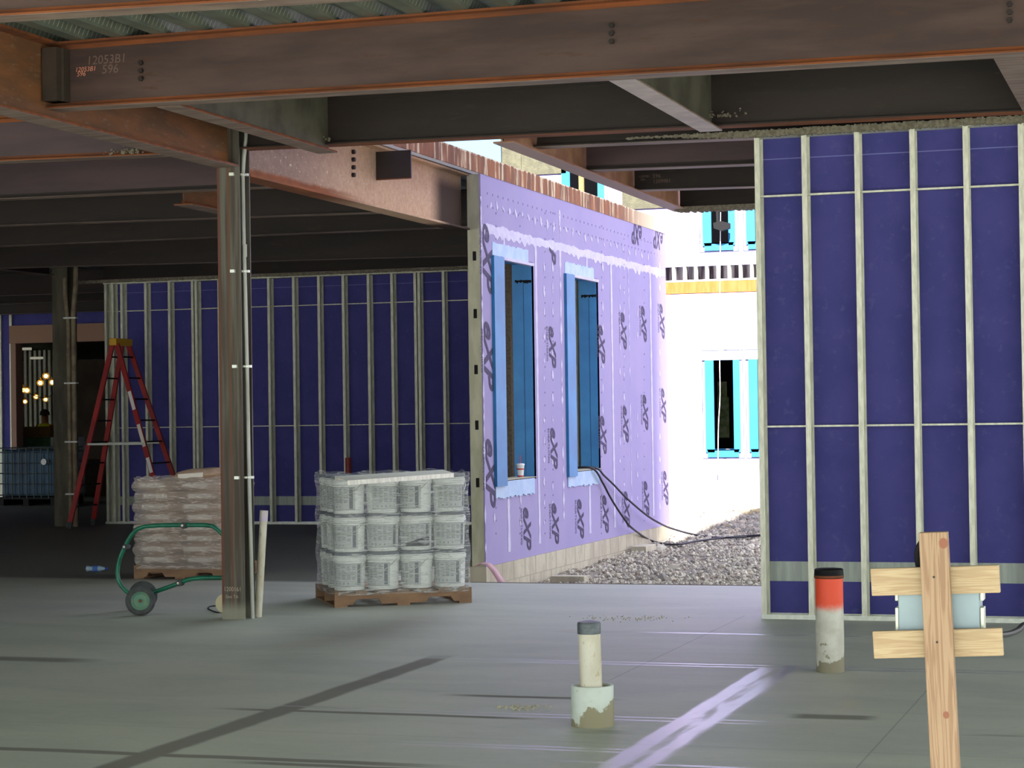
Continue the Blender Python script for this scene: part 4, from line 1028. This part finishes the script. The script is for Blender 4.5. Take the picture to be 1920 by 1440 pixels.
for (ta, tb, m_) in ((0.30, 0.38, m_white), (0.44, 0.56, m_bagw), (0.64, 0.74, m_white)):
    p, q_ = f3.lerp(t3, ta), f3.lerp(t3, tb); MB().bar(p+Vector((0, -.02, 0)), q_+Vector((0, -.02, 0)), 0.055, 0.004, (0, 1, 0)).build('sticker', m_, ld)
# red pipe stub at far wall
p = onY(653, 858, 28.6); q_ = onY(653, 892, 28.6)
tag(MB().tube([(p.x, 28.6, 0), (p.x, 28.6, p.z)], 0.045, 16).build('pipe_stub', M('dull_red_pipe', lin((150, 50, 44)), lin((126, 44, 38)), 12, 0.5), smooth=True), 'red pipe stub rising behind the shrink wrapped pails', 'pipe')

# ------------------------------------------------------------------ pallets
def pallet(loc, rot, W, Dp, label):
    t = thing('wooden_pallet', loc, label, 'pallet'); t.rotation_euler.z = rot
    def loc_b(name, mb): 
        me = mb.build(name, m_pal); me.parent = t; return me
    for y in (0, Dp/2-0.02, Dp-0.04):
        mb = MB(); z0, z1 = 0.018, 0.115
        # stringer with two notches
        segs = [(0, W*0.13, 0), (W*0.13, W*0.34, 1), (W*0.34, W*0.66, 0), (W*0.66, W*0.87, 1), (W*0.87, W, 0)]
        for (a, b, n) in segs:
            if n:
                mb.box(a+0.03, b-0.03, y, y+0.04, z0+0.045, z1)
                mb.hexa([(a, y, z0), (a+0.03, y, z0+0.045), (a, y+0.04, z0), (a+0.03, y+0.04, z0+0.045), (a, y, z1), (a+0.03, y, z1), (a, y+0.04, z1), (a+0.03, y+0.04, z1)])
                mb.hexa([(b-0.03, y, z0+0.045), (b, y, z0), (b-0.03, y+0.04, z0+0.045), (b, y+0.04, z0), (b-0.03, y, z1), (b, y, z1), (b-0.03, y+0.04, z1), (b, y+0.04, z1)])
            else: mb.box(a, b, y, y+0.04, z0, z1)
        loc_b('stringer', mb)
    n = 7
    for k in range(n):
        x = k*(W-0.11)/(n-1); loc_b('deck_board', MB().box(x, x+0.11, 0, Dp, 0.116, 0.134))
    for k in (0, 3, 6):
        x = k*(W-0.11)/(n-1); loc_b('bottom_board', MB().box(x, x+0.11, 0, Dp, 0.0, 0.017))
    return t
PA = Vector((-6.92, 16.33, 0)); PR = math.radians(33.0)
pallet(PA, PR, 1.2, 0.98, 'brown wooden pallet carrying the wrapped white pails')
RM = Matrix.Rotation(PR, 4, 'Z')
def pl(x, y, z): v = RM @ Vector((x, y, z)); return PA+v
# pail prototype
R0, HP = 0.143, 0.325
def pail_proto():
    t = thing('plastic_pail', (0, 0, 0), '', 'pail')
    MB().lathe([(0, 0), (0.126, 0), (0.130, 0.004), (0.139, 0.25), (0.139, 0.30)], (0, 0, 0), 28).build('body', m_pail, t, True)
    mb = MB(); mb.lathe([(0.139, 0.245), (0.147, 0.25), (0.147, 0.285), (0.139, 0.29)], (0, 0, 0), 28); mb.build('rim_ring', m_pail, t, True)
    MB().lathe([(0.14, 0.298), (0.148, 0.30), (0.148, 0.320), (0.138, 0.325), (0.12, 0.318), (0, 0.318)], (0, 0, 0), 28).build('lid', m_lid, t, True)
    # wrap-around label
    def arc(r0, r1, z0, z1, a0, a1, n=14):
        vs = []
        for i in range(n+1):
            a = a0+(a1-a0)*i/n
            for (r, z) in ((r0, z0), (r1, z1)): vs.append((r*math.sin(a), -r*math.cos(a), z))
        return vs, [(2*i, 2*i+2, 2*i+3, 2*i+1) for i in range(n)]
    mb = MB(); vs, f_ = arc(0.1335, 0.1392, 0.035, 0.232, -1.1, 1.1); mb.add(vs, f_, 0)
    lb = mb.build('label', [m_labl], t)
    mb = MB()
    for (z0, z1, a0, a1) in ((0.226, 0.230, -1.1, 1.1), (0.035, 0.039, -1.1, 1.1)):
        r_ = lambda z: 0.1331+(z-0.02)*0.0275+0.001
        vs, f_ = arc(r_(z0), r_(z1), z0, z1, a0, a1); mb.add(vs, f_)
    rr = random.Random(1)
    for col in range(5):
        for row in range(9):
            z0 = 0.21-row*0.014; a0 = -0.95+col*0.33; ln = rr.uniform(0.18, 0.28)
            if rr.random() < 0.85: vs, f_ = arc(r_(z0), r_(z0+0.005), z0, z0+0.005, a0, a0+ln, 3); mb.add(vs, f_)
    for k in range(4):
        vs, f_ = arc(r_(0.055), r_(0.068), 0.055, 0.068, -0.75+k*0.28, -0.69+k*0.28, 2); mb.add(vs, f_)
    vs, f_ = arc(r_(0.045), r_(0.222), 0.045, 0.222, 0.72, 0.95, 4); mb.add(vs, f_)
    mb.build('label_print', m_lline, t)
    MB().tube([(0.1475*math.sin(a), -0.1475*math.cos(a), 0.262-0.12*math.cos(a)*1.0) for a in [(-PI/2)+PI*i/16 for i in range(17)]], 0.003, 6).build('handle', m_zinc, t)
    return t
proto = pail_proto()
rows = ['bottom', 'middle', 'top']; cols = ['leftmost', 'second from left', 'third from left', 'rightmost']
first = True; rr = random.Random(12)
DX, DZ = 0.295, 0.327
for r_i in range(3):
    for c_i in range(4):
        for d_i in range(3):
            if d_i > 0 and c_i > 0: continue
            if d_i == 0: lab = '%s white pail in the %s row of the front of the wrapped stack' % (cols[c_i], rows[r_i])
            else: lab = 'white pail in the %s row, %s behind the front left corner' % (rows[r_i], 'one' if d_i == 1 else 'two')
            o = proto if first else copy_tree(proto)
            first = False
            p = pl(0.160+c_i*DX, 0.165+d_i*0.31, 0.135+r_i*DZ)
            o.location = p; o.rotation_euler.z = PR+rr.uniform(-0.9, 0.5)-0.15
            tag(o, lab, 'pail', 'white pails stacked on the pallet')
# dark swoosh label on one pail (middle row third)
def arcmesh(mb, c, rot, r, z0a, z0b, z1, a0, a1, n=10):
    vs = []
    for i in range(n+1):
        a = a0+(a1-a0)*i/n+rot; zb = z0a; zt = z0b+(z1-z0b)*math.sin((i/n)*PI/2)
        for z in (zb, zt): vs.append((c.x+r*math.sin(a), c.y-r*math.cos(a), c.z+z))
    mb.add(vs, [(2*i, 2*i+2, 2*i+3, 2*i+1) for i in range(n)])
mb = MB(); pc_ = pl(0.160+2*DX, 0.165, 0.135+DZ)
arcmesh(mb, pc_, PR, 0.1405, 0.04, 0.06, 0.115, -0.9, 0.75)
sw_ = mb.build('dark_label_band', M('dark_label_print', lin((66, 70, 74))), next(o for o in bpy.data.objects if o.get('label', '').startswith('third from left white pail in the middle')))
mq = sw_.parent.matrix_basis.copy(); sw_.data.transform(Matrix.Rotation(-sw_.parent.rotation_euler.z, 4, 'Z'))
# film around the stack: rounded box outline with wrinkles
def wrap(name, fn, W, Dp, z0, z1, bulge, mat, label, top=False, seed=0, rc=0.12, zn=26):
    mb = MB(); n = 72; rg = random.Random(seed)
    def per_(t):
        # rounded rectangle perimeter parameter
        P_ = 2*(W+Dp); s = t*P_
        if s < W: return (s, 0.0)
        s -= W
        if s < Dp: return (W, s)
        s -= Dp
        if s < W: return (W-s, Dp)
        return (0.0, Dp-(s-W))
    for j in range(zn+1):
        z = z0+(z1-z0)*j/zn
        for i in range(n):
            x, y = per_(i/n); cxm, cym = W/2, Dp/2
            dx, dy = x-cxm, y-cym
            k = max(0, (abs(dx)/(W/2))**8*(abs(dy)/(Dp/2))**8)
            dx *= 1-0.05*k; dy *= 1-0.05*k
            b = bulge(i/n, z)+mnoise.noise(Vector((x*7+seed, y*7, z*9)))*0.012
            L = math.hypot(dx, dy)
            mb.v.append(fn(cxm+dx*(1+b/L), cym+dy*(1+b/L), z+(mnoise.noise(Vector((x*8, y*8, seed)))*0.035 if j == zn else 0)))
    for j in range(zn):
        for i in range(n):
            a, b2 = j*n+i, j*n+(i+1) % n; mb.f.append((a, b2, b2+n, a+n)); mb.m.append(0)
    if top:
        mb.v.append(fn(W/2, Dp/2, z1+0.02)); c = len(mb.v)-1
        for i in range(n): mb.f.append((zn*n+i, zn*n+(i+1) % n, c)); mb.m.append(0)
    return tag(mb.build(name, mat, smooth=True), label, 'plastic film')
def bulge1(t, z):
    k = ((z-0.135) % DZ)/DZ
    return 0.012 + 0.014*max(0, math.cos((k-0.9)*2*PI))
wrap('stretch_film', pl, 1.20, 0.94, 0.10, 1.13, bulge1, m_film, 'clear stretch film wound around the white pails', seed=3)
# sheet metal channel on top of pails
def chan():
    A = onY(0, 0, 16.5)
    a0, a1 = onZ(653, 907, 1.155), onZ(849, 889, 1.155)
    b0, b1 = onZ(629, 898, 1.155), onZ(832, 881, 1.155)
    z = 1.155
    a0 = onZ(652, 901, z); a1 = onZ(851, 887, z); b0 = onZ(628, 893, z); b1 = onZ(830, 880.5, z)
    d = Vector((0, 0, -0.034)); mb = MB()
    u = (b0-a0).normalized()
    mb.add([a0, a1, b1, b0], [(0, 1, 2, 3)])
    mb.add([a0, a1, a1+d-u*0.004, a0+d-u*0.004], [(0, 3, 2, 1)]); mb.add([b0, b1, b1+d, b0+d], [(0, 1, 2, 3)])
    o = mb.build('metal_channel', m_galv); s = o.modifiers.new('s', 'SOLIDIFY'); s.thickness = 0.002; s.offset = -1
    return tag(o, 'folded galvanised metal channel lying on top of the wrapped pails', 'metal channel')
chan()
# bags pallet
PB = Vector((-10.27, 19.0, 0)); PBR = math.radians(2.5)
pallet(PB, PBR, 1.02, 0.80, 'orange brown wooden pallet under the wrapped paper bags')
RB = Matrix.Rotation(PBR, 4, 'Z')
def pb(x, y, z): return PB+RB @ Vector((x, y, z))
def bag_mesh(L, W_, H_, seed):
    mb = MB(); nx, ny = 10, 6; vs = []
    for sgn in (-1, 1):
        for j in range(ny+1):
            for i in range(nx+1):
                x, y = -1+2*i/nx, -1+2*j/ny
                e = (max(0, 1-abs(x)**5)*max(0, 1-abs(y)**4))**0.45
                z = sgn*H_/2*e+mnoise.noise(Vector((x*2+seed, y*2, sgn*3)))*0.008
                xx = x*L/2*(1-0.04*abs(y)**6)+mnoise.noise(Vector((y*3+seed, z, 1)))*0.008; yy = y*W_/2*(1-0.05*abs(x)**6)
                vs.append((xx, yy, z))
    N = (nx+1)*(ny+1)
    fs2 = []
    for j in range(ny):
        for i in range(nx):
            a = j*(nx+1)+i
            fs2.append((a, a+nx+1, a+nx+2, a+1)); b = a+N; fs2.append((b, b+1, b+nx+2, b+nx+1))
    for i in range(nx):
        a = i; fs2.append((a, a+1, a+1+N, a+N)); a = ny*(nx+1)+i; fs2.append((a+1, a, a+N, a+1+N))
    for j in range(ny):
        a = j*(nx+1); fs2.append((a+nx+1, a, a+N, a+nx+1+N)); a = j*(nx+1)+nx; fs2.append((a, a+nx+1, a+nx+1+N, a+N))
    mb.add(vs, fs2); return mb
ords = ['bottom', 'second', 'third', 'fourth', 'fifth', 'sixth', 'seventh', 'top']
bh = 0.107
def bagproto(seed, L, W_):
    o = bag_mesh(L, W_, bh+0.004, seed).build('paper_bag', m_paper, smooth=True)
    mb = MB(); r2 = random.Random(seed)
    mb.box(-L*0.36, L*0.20, -W_/2-0.003, -W_/2+0.02, -0.02, 0.026, 0)
    q2 = MB(); q2.v, q2.f, q2.m = mb.v, mb.f, mb.m
    l = mb.build('printed_label', m_bagw); l.parent = o
    return o
bp = [bagproto(1, 0.47, 0.40), bagproto(2, 0.48, 0.40)]
used = [False, False]
for k in range(8):
    for s_ in (0, 1):
        i = (k+s_) % 2
        o = bp[i] if not used[i] else copy_tree(bp[i]); used[i] = True
        jx, jy = rr.uniform(-0.015, 0.015), rr.uniform(-0.015, 0.015)
        sh = -0.03 if k % 2 else 0.02
        o.location = pb(0.27+s_*0.475+jx+sh, 0.23+jy, 0.136+bh/2+k*(bh+0.001)); o.rotation_euler = (0, 0, PBR+rr.uniform(-.03, .03))
        tag(o, '%s brown paper bag in the %s layer of the wrapped bag pallet' % (('left', 'right')[s_], ords[k]), 'bag', 'paper bags stacked on the pallet')
        ob2 = MB()
for k in range(2):
    for s_ in (0, 1):
        o = copy_tree(bp[s_]); o.location = pb(0.28+s_*0.475, 0.60, 0.136+bh/2+(6+k)*(bh+0.001)); o.rotation_euler = (0, 0, PBR+PI)
        tag(o, '%s brown paper bag at the back of the %s layer of the bag pallet' % (('left', 'right')[s_], ords[6+k]), 'bag', 'paper bags stacked on the pallet')
o = copy_tree(bp[0]); o.location = pb(0.62, 0.28, 0.136+8*(bh+0.001)+0.055); o.rotation_euler = (0.05, -0.06, PBR+0.1)
tag(o, 'loose brown bag lying on the very top of the wrapped stack', 'bag', 'paper bags stacked on the pallet')
def bulge2(t, z):
    k = ((z-0.136) % bh)/bh
    return 0.006+0.022*math.sin(k*PI)+0.012*(int((z-0.136)/bh) % 2)
wrap('stretch_film.001', pb, 1.0, 0.78, 0.10, 1.03, bulge2, m_film2, 'hazy stretch film around the stack of paper bags', seed=9, zn=64)

# ------------------------------------------------------------------ cart
CYY = 15.6
ct = thing('hand_cart', (-8.2, CYY, 0), 'green tubular two wheeled cart standing left of the steel column', 'cart')
def cp_(px, py): return onY(px, py, CYY)
cpts = [(418, 1003), (411, 995), (400, 987), (385, 984.5), (350, 984.5), (300, 985), (272, 987), (258, 992), (248, 1001), (240, 1013), (233, 1028), (226, 1043), (222, 1058), (220, 1074), (222, 1088), (228, 1099), (236, 1108), (248, 1116), (262, 1120)]
MB().tube([cp_(*p) for p in cpts], 0.0185, 14).build('upper_tube', m_green, ct, True)
c2p = [(262, 1120), (287, 1111), (310, 1103), (335, 1094), (348, 1088.5), (362, 1085), (380, 1083.5), (424, 1083)]
MB().tube([cp_(*p) for p in c2p], 0.0185, 14).build('lower_tube', m_green, ct, True)
for (px, py, s_) in ((346, 985, .026), (237, 1025, .024), (338, 1093, .026)):
    p = cp_(px, py); MB().lathe([(0, -0.04), (s_*0.6, -0.04), (s_, -0.03), (s_, 0.03), (0, 0.03)], p, 14, axis='y').build('collar', m_rub, ct, True)
    MB().lathe([(0, -0.048), (s_*0.4, -0.046), (s_*0.45, -0.038)], p, 10, axis='y').build('bolt', m_zinc, ct, True)
wc = onY(260, 1127, 15.37)
Rw = wc.z
w2c = onY(268, 1112, 15.86); w2c.z = Rw; WA = math.atan2(w2c.x-wc.x, 0.46)
for k_, y in enumerate((15.40, 15.86)):
    wx_ = wc.x if k_ == 0 else w2c.x
    w_ = bpy.data.objects.new('wheel', None); COL.objects.link(w_); w_.parent = ct; w_.location = Vector((wx_, y, Rw))-ct.location; w_.rotation_euler.z = -WA
    MB().lathe([(Rw*0.62, -0.026), (Rw*0.85, -0.032), (Rw*0.97, -0.02), (Rw, 0), (Rw*0.97, 0.02), (Rw*0.85, 0.032), (Rw*0.62, 0.026)], (wx_, y, Rw), 40, axis='y').build('tyre', m_rub, w_, True)
    MB().lathe([(0, -0.022), (Rw*0.14, -0.024), (Rw*0.16, -0.01), (Rw*0.45, -0.006), (Rw*0.56, -0.02), (Rw*0.64, -0.024), (Rw*0.64, 0.02), (0, 0.02)], (wx_, y, Rw), 32, axis='y').build('hub', m_hub, w_, True)
    MB().lathe([(0, -0.036), (0.011, -0.036), (0.014, -0.02)], (wx_, y, Rw), 10, axis='y').build('axle_nut', m_flg, w_)
MB().tube([(wc.x, 15.42, Rw), (w2c.x, 15.86, Rw)], 0.01, 10).build('axle', m_zinc, ct, True)
mb = MB(); p = cp_(262, 1120); MB().bar(p, Vector((wc.x, CYY, Rw)), 0.03, 0.03, (0, 1, 0)).build('axle_bracket', m_green, ct)

# reel + cord + bottle
p = onY(424, 1121, 15.78)
rl = thing('cord_reel', (p.x, 15.78, 0), 'cream cord reel half hidden behind the foot of the steel column', 'reel')
rl_r = 0.078
for y in (15.74, 15.82): MB().lathe([(0.02, -0.003), (rl_r, -0.003), (rl_r, 0.003), (0.02, 0.003)], (p.x, y, rl_r), 28, axis='y').build('flange', M('cream_plastic_%d' % int(y*100), lin((206, 196, 160))), rl)
MB().lathe([(0.055, -0.036), (0.055, 0.036)], (p.x, 15.78, rl_r), 24, axis='y').build('wound_cord', m_osb, rl, True)
q = [Vector((p.x-0.03, 15.70, 0.006)), onZ(400, 1146, 0.006), onZ(390, 1141, 0.006), onZ(394, 1137, 0.006), onZ(404, 1136, 0.006)]
cable('strap_loop', q, 0.005, m_black, 'small black strap loop on the floor beside the cord reel', 'strap')
bt = onZ(180, 1072); bo_ = thing('plastic_bottle', (bt.x, bt.y, 0.033), 'crushed clear bottle lying on the floor at the left', 'bottle')
mb = MB(); ax = Vector((1, 0.15, 0)).normalized()
mb.tube([bt+Vector((0, 0, 0.033))+ax*d for d in (-0.11, -0.10, -0.05, 0, 0.05, 0.08, 0.105)], 0.03, 12, rs=[0.02, 0.032, 0.026, 0.033, 0.03, 0.02, 0.013]); mb.build('body', m_water, bo_, True)
MB().tube([bt+Vector((0, 0, 0.033))+ax*d for d in (0.105, 0.125)], 0.015, 10).build('cap', M('blue_cap', lin((40, 80, 170))), bo_, True)
MB().tube([bt+Vector((0, 0, 0.033))+ax*d for d in (-0.03, 0.03)], 0.0335, 12, cap=False).build('label', M('blue_label', lin((70, 110, 180))), bo_, True)

# ------------------------------------------------------------------ upright pipes in floor
P1 = Vector((-2.13, 12.86, 0)); pt = onY(1552, 1080, 12.86).z
op = thing('floor_pipe', P1, 'tall white pipe sprayed orange at the top, rising from the floor at the right', 'pipe')
MB().lathe([(0.087, 0), (0.086, pt)], P1, 36).build('pipe', m_opipe, op, True)
ztop = onY(1552, 1066, 12.86).z
MB().lathe([(0.086, pt-0.012), (0.0905, pt-0.012), (0.0905, pt+0.02), (0.089, pt+0.022), (0.089, ztop-0.005), (0.083, ztop), (0, ztop+0.001)], P1, 36).build('rubber_cap', m_black, op, True)
MB().lathe([(0.092, pt-0.008), (0.092, pt+0.006)], P1, 36).build('hose_clamp', m_flg, op, True)
P2 = Vector((-2.965, 10.40, 0)); z1_ = onY(1110, 1284, 10.40).z; z2_ = onY(1107, 1187, 10.4).z; z3_ = onY(1107, 1166, 10.4).z
sp2 = thing('floor_pipe.001', P2, 'short white pipe with grey taped top set in a wider white sleeve', 'pipe')
MB().lathe([(0.1115, 0), (0.1115, z1_-0.003), (0.108, z1_), (0.098, z1_), (0.098, z1_-0.05)], P2, 40).build('sleeve', m_sleeve, sp2, True)
MB().lathe([(0.098, z1_-0.012), (0.0, z1_-0.012)], P2, 30).build('grout', m_cmu, sp2)
MB().tube([P2+Vector((-0.004, 0, z1_-0.1)), P2+Vector((-0.012, 0, z2_+0.01))], 0.0585, 32).build('pipe', m_pvc, sp2, True)
MB().lathe([(0.061, z2_-0.003), (0.0615, z3_-0.008), (0.057, z3_), (0.02, z3_+0.008), (0, z3_+0.006)], P2+Vector((-0.013, 0, 0)), 32).build('taped_top', m_tape, sp2, True)
# debris at floor
mb = MB(); r = random.Random(21)
for (px, py, n, ex) in ((970, 1327, 60, 0.05), (1180, 1160, 90, 0.12)):
    q = onZ(px, py)
    for k in range(n): mb.ico((q.x+r.gauss(0, ex*1.6), q.y+r.gauss(0, ex), 0.003), r.uniform(0.003, 0.008), 0, 0.4, r)
tag(mb.build('floor_crumbs', m_cmu), 'small heaps of mortar crumbs on the concrete floor', 'crumbs', kind='stuff')

# ------------------------------------------------------------------ power stand in foreground
SY = 6.40
a, b = onY(1749, 998, SY), onY(1771.5, 1440, SY)
top = a; dirv = (b-a).normalized(); bot = a+dirv*((a.z)/(-dirv.z)); 
m_w1 = wood('pine_post', lin((150, 126, 102)), lin((132, 106, 84)), 2, knots=((0.012, 0.69, 0.011), (0.03, 1.21, 0.016)))
m_w2 = wood('pine_board', lin((166, 148, 118)), lin((152, 130, 102)), 0)
sd = thing('timber_stand', (bot.x, SY, 0), 'raw timber stand with two crossboards in the right foreground', 'stand')
def add_local(name, mb, mat, parent, origin, rot=None):
    me = mb.build(name, mat); me.parent = parent; me.location = Vector(origin)-parent.location
    if rot: me.rotation_euler = rot
    o_ = me; b_ = o_.modifiers.new('bevel', 'BEVEL'); b_.width = 0.003; b_.segments = 2
    return o_
lean = math.atan2((top-bot).x, (top-bot).z)
Lp = (top-bot).length
w0 = (onY(1776, 998, SY)-onY(1722, 998, SY)).length
post = add_local('post', MB().box(-w0/2, w0/2, 0, 0.038, 0, Lp), m_w1, sd, (bot.x, SY, 0), (0, lean, 0))
def cross(pa, pb_, name):
    A, B = onY(*pa, SY+0.042), onY(*pb_, SY+0.042); L = (B-A).length; an = -math.atan2((B-A).z, (B-A).x)
    return add_local(name, MB().box(0, L, 0, 0.022, -0.042, 0.042), m_w2, sd, A, (0, an, 0))
cross((1633, 1092), (1874, 1085.5), 'crossboard'); cross((1637, 1209.5), (1880, 1203.5), 'crossboard')
mb = MB()
for (px, py) in ((1751, 1082), (1757, 1204)):
    p = onY(px, py, SY); mb.lathe([(0, -0.002), (0.0035, -0.002), (0.0035, 0.001)], p, 10, axis='y')
mb.build('screw', m_dweb, sd)
mb = MB(); mb.box(bot.x-0.3, bot.x+0.3, SY+0.04, SY+0.078, 0, 0.09); mb.box(bot.x-0.3, bot.x-0.26, SY-0.3, SY+0.04, 0, 0.09); mb.box(bot.x+0.26, bot.x+0.3, SY-0.3, SY+0.04, 0, 0.09)
mb.build('base_frame', m_w2, sd)
# electrical box mounted behind
EY = SY+0.066
xa, xb = onY(1684, 1150, EY).x, onY(1836, 1150, EY).x; zb_, zt_ = onY(1760, 1225, EY).z, onY(1760, 1075, EY).z
eb = thing('electrical_box', ((xa+xb)/2, EY, zb_), 'pale grey steel electrical box fixed behind the timber stand', 'electrical box')
MB().box(xa, xb, EY, EY+0.12, zb_, zt_).build('enclosure', m_grey, eb, bevel=0.006)
for (px, s_) in ((1681, -1), (1842, 1)):
    for (z0p, z1p) in ((1105, 1128), (1140, 1185)):
        z0_, z1_2 = onY(px, z1p, EY).z, onY(px, z0p, EY).z; xx = xa if s_ < 0 else xb
        MB().box(min(xx, xx+s_*0.012), max(xx, xx+s_*0.012), EY+0.02, EY+0.08, z0_, z1_2).build('latch', m_zinc, eb, bevel=0.003)
x_ = onY(1724, 1035, EY+0.05)
q = [onY(a_, b_, EY+0.05) for a_, b_ in ((1760, 1078), (1760, 1040), (1748, 1018), (1732, 1016), (1723, 1030), (1722, 1050), (1728, 1078))]
cable('cable_loop', q, 0.012, m_black, 'thick black cable loop behind the top of the timber post', 'cable')
q = [onY(1835, 1195, EY+0.12), onY(1862, 1192, EY+0.16), onY(1890, 1189, EY+0.3), onY(1908, 1182, EY+0.4), onY(1930, 1170, EY+0.5), onY(1990, 1190, EY+0.6)]
cable('supply_cable', q, 0.010, m_blkr, 'dark supply cable leaving the electrical box towards the right edge', 'cable')

# ------------------------------------------------------------------ light
w = bpy.data.worlds.new('world'); SC.world = w; w.use_nodes = True; nt = w.node_tree; nt.nodes.clear()
bg = nt.nodes.new('ShaderNodeBackground'); ow = nt.nodes.new('ShaderNodeOutputWorld')
tc = nt.nodes.new('ShaderNodeTexCoord'); sx = nt.nodes.new('ShaderNodeSeparateXYZ'); rp = nt.nodes.new('ShaderNodeValToRGB')
nt.links.new(tc.outputs['Generated'], sx.inputs[0]); nt.links.new(sx.outputs[2], rp.inputs[0]); nt.links.new(rp.outputs[0], bg.inputs[0]); nt.links.new(bg.outputs[0], ow.inputs[0])
rp.color_ramp.elements[0].color = (0.98, 1.0, 0.95, 1); rp.color_ramp.elements[1].color = (0.78, 0.88, 1.0, 1); rp.color_ramp.elements[1].position = 0.8
SKY, SUN = 2.2, 18.0
bg.inputs[1].default_value = SKY
sl = bpy.data.lights.new('sun', 'SUN'); so = bpy.data.objects.new('sun', sl); COL.objects.link(so)
sl.energy = SUN; sl.angle = math.radians(0.6); sl.color = (1.0, 0.95, 0.88)
dv = Vector((-0.25, 1.0, -0.70)).normalized(); so.rotation_euler = dv.to_track_quat('-Z', 'Y').to_euler(); so.location = (10, -30, 30)

vs_ = SC.view_settings; vs_.view_transform = 'Standard'; vs_.look = 'None'; vs_.gamma = 1; vs_.use_curve_mapping = False
vs_.exposure = 0.42
SC.cycles.use_denoising = True
SC.cycles.max_bounces = 10; SC.cycles.diffuse_bounces = 5; SC.cycles.transparent_max_bounces = 12
SC.cycles.sample_clamp_indirect = 8
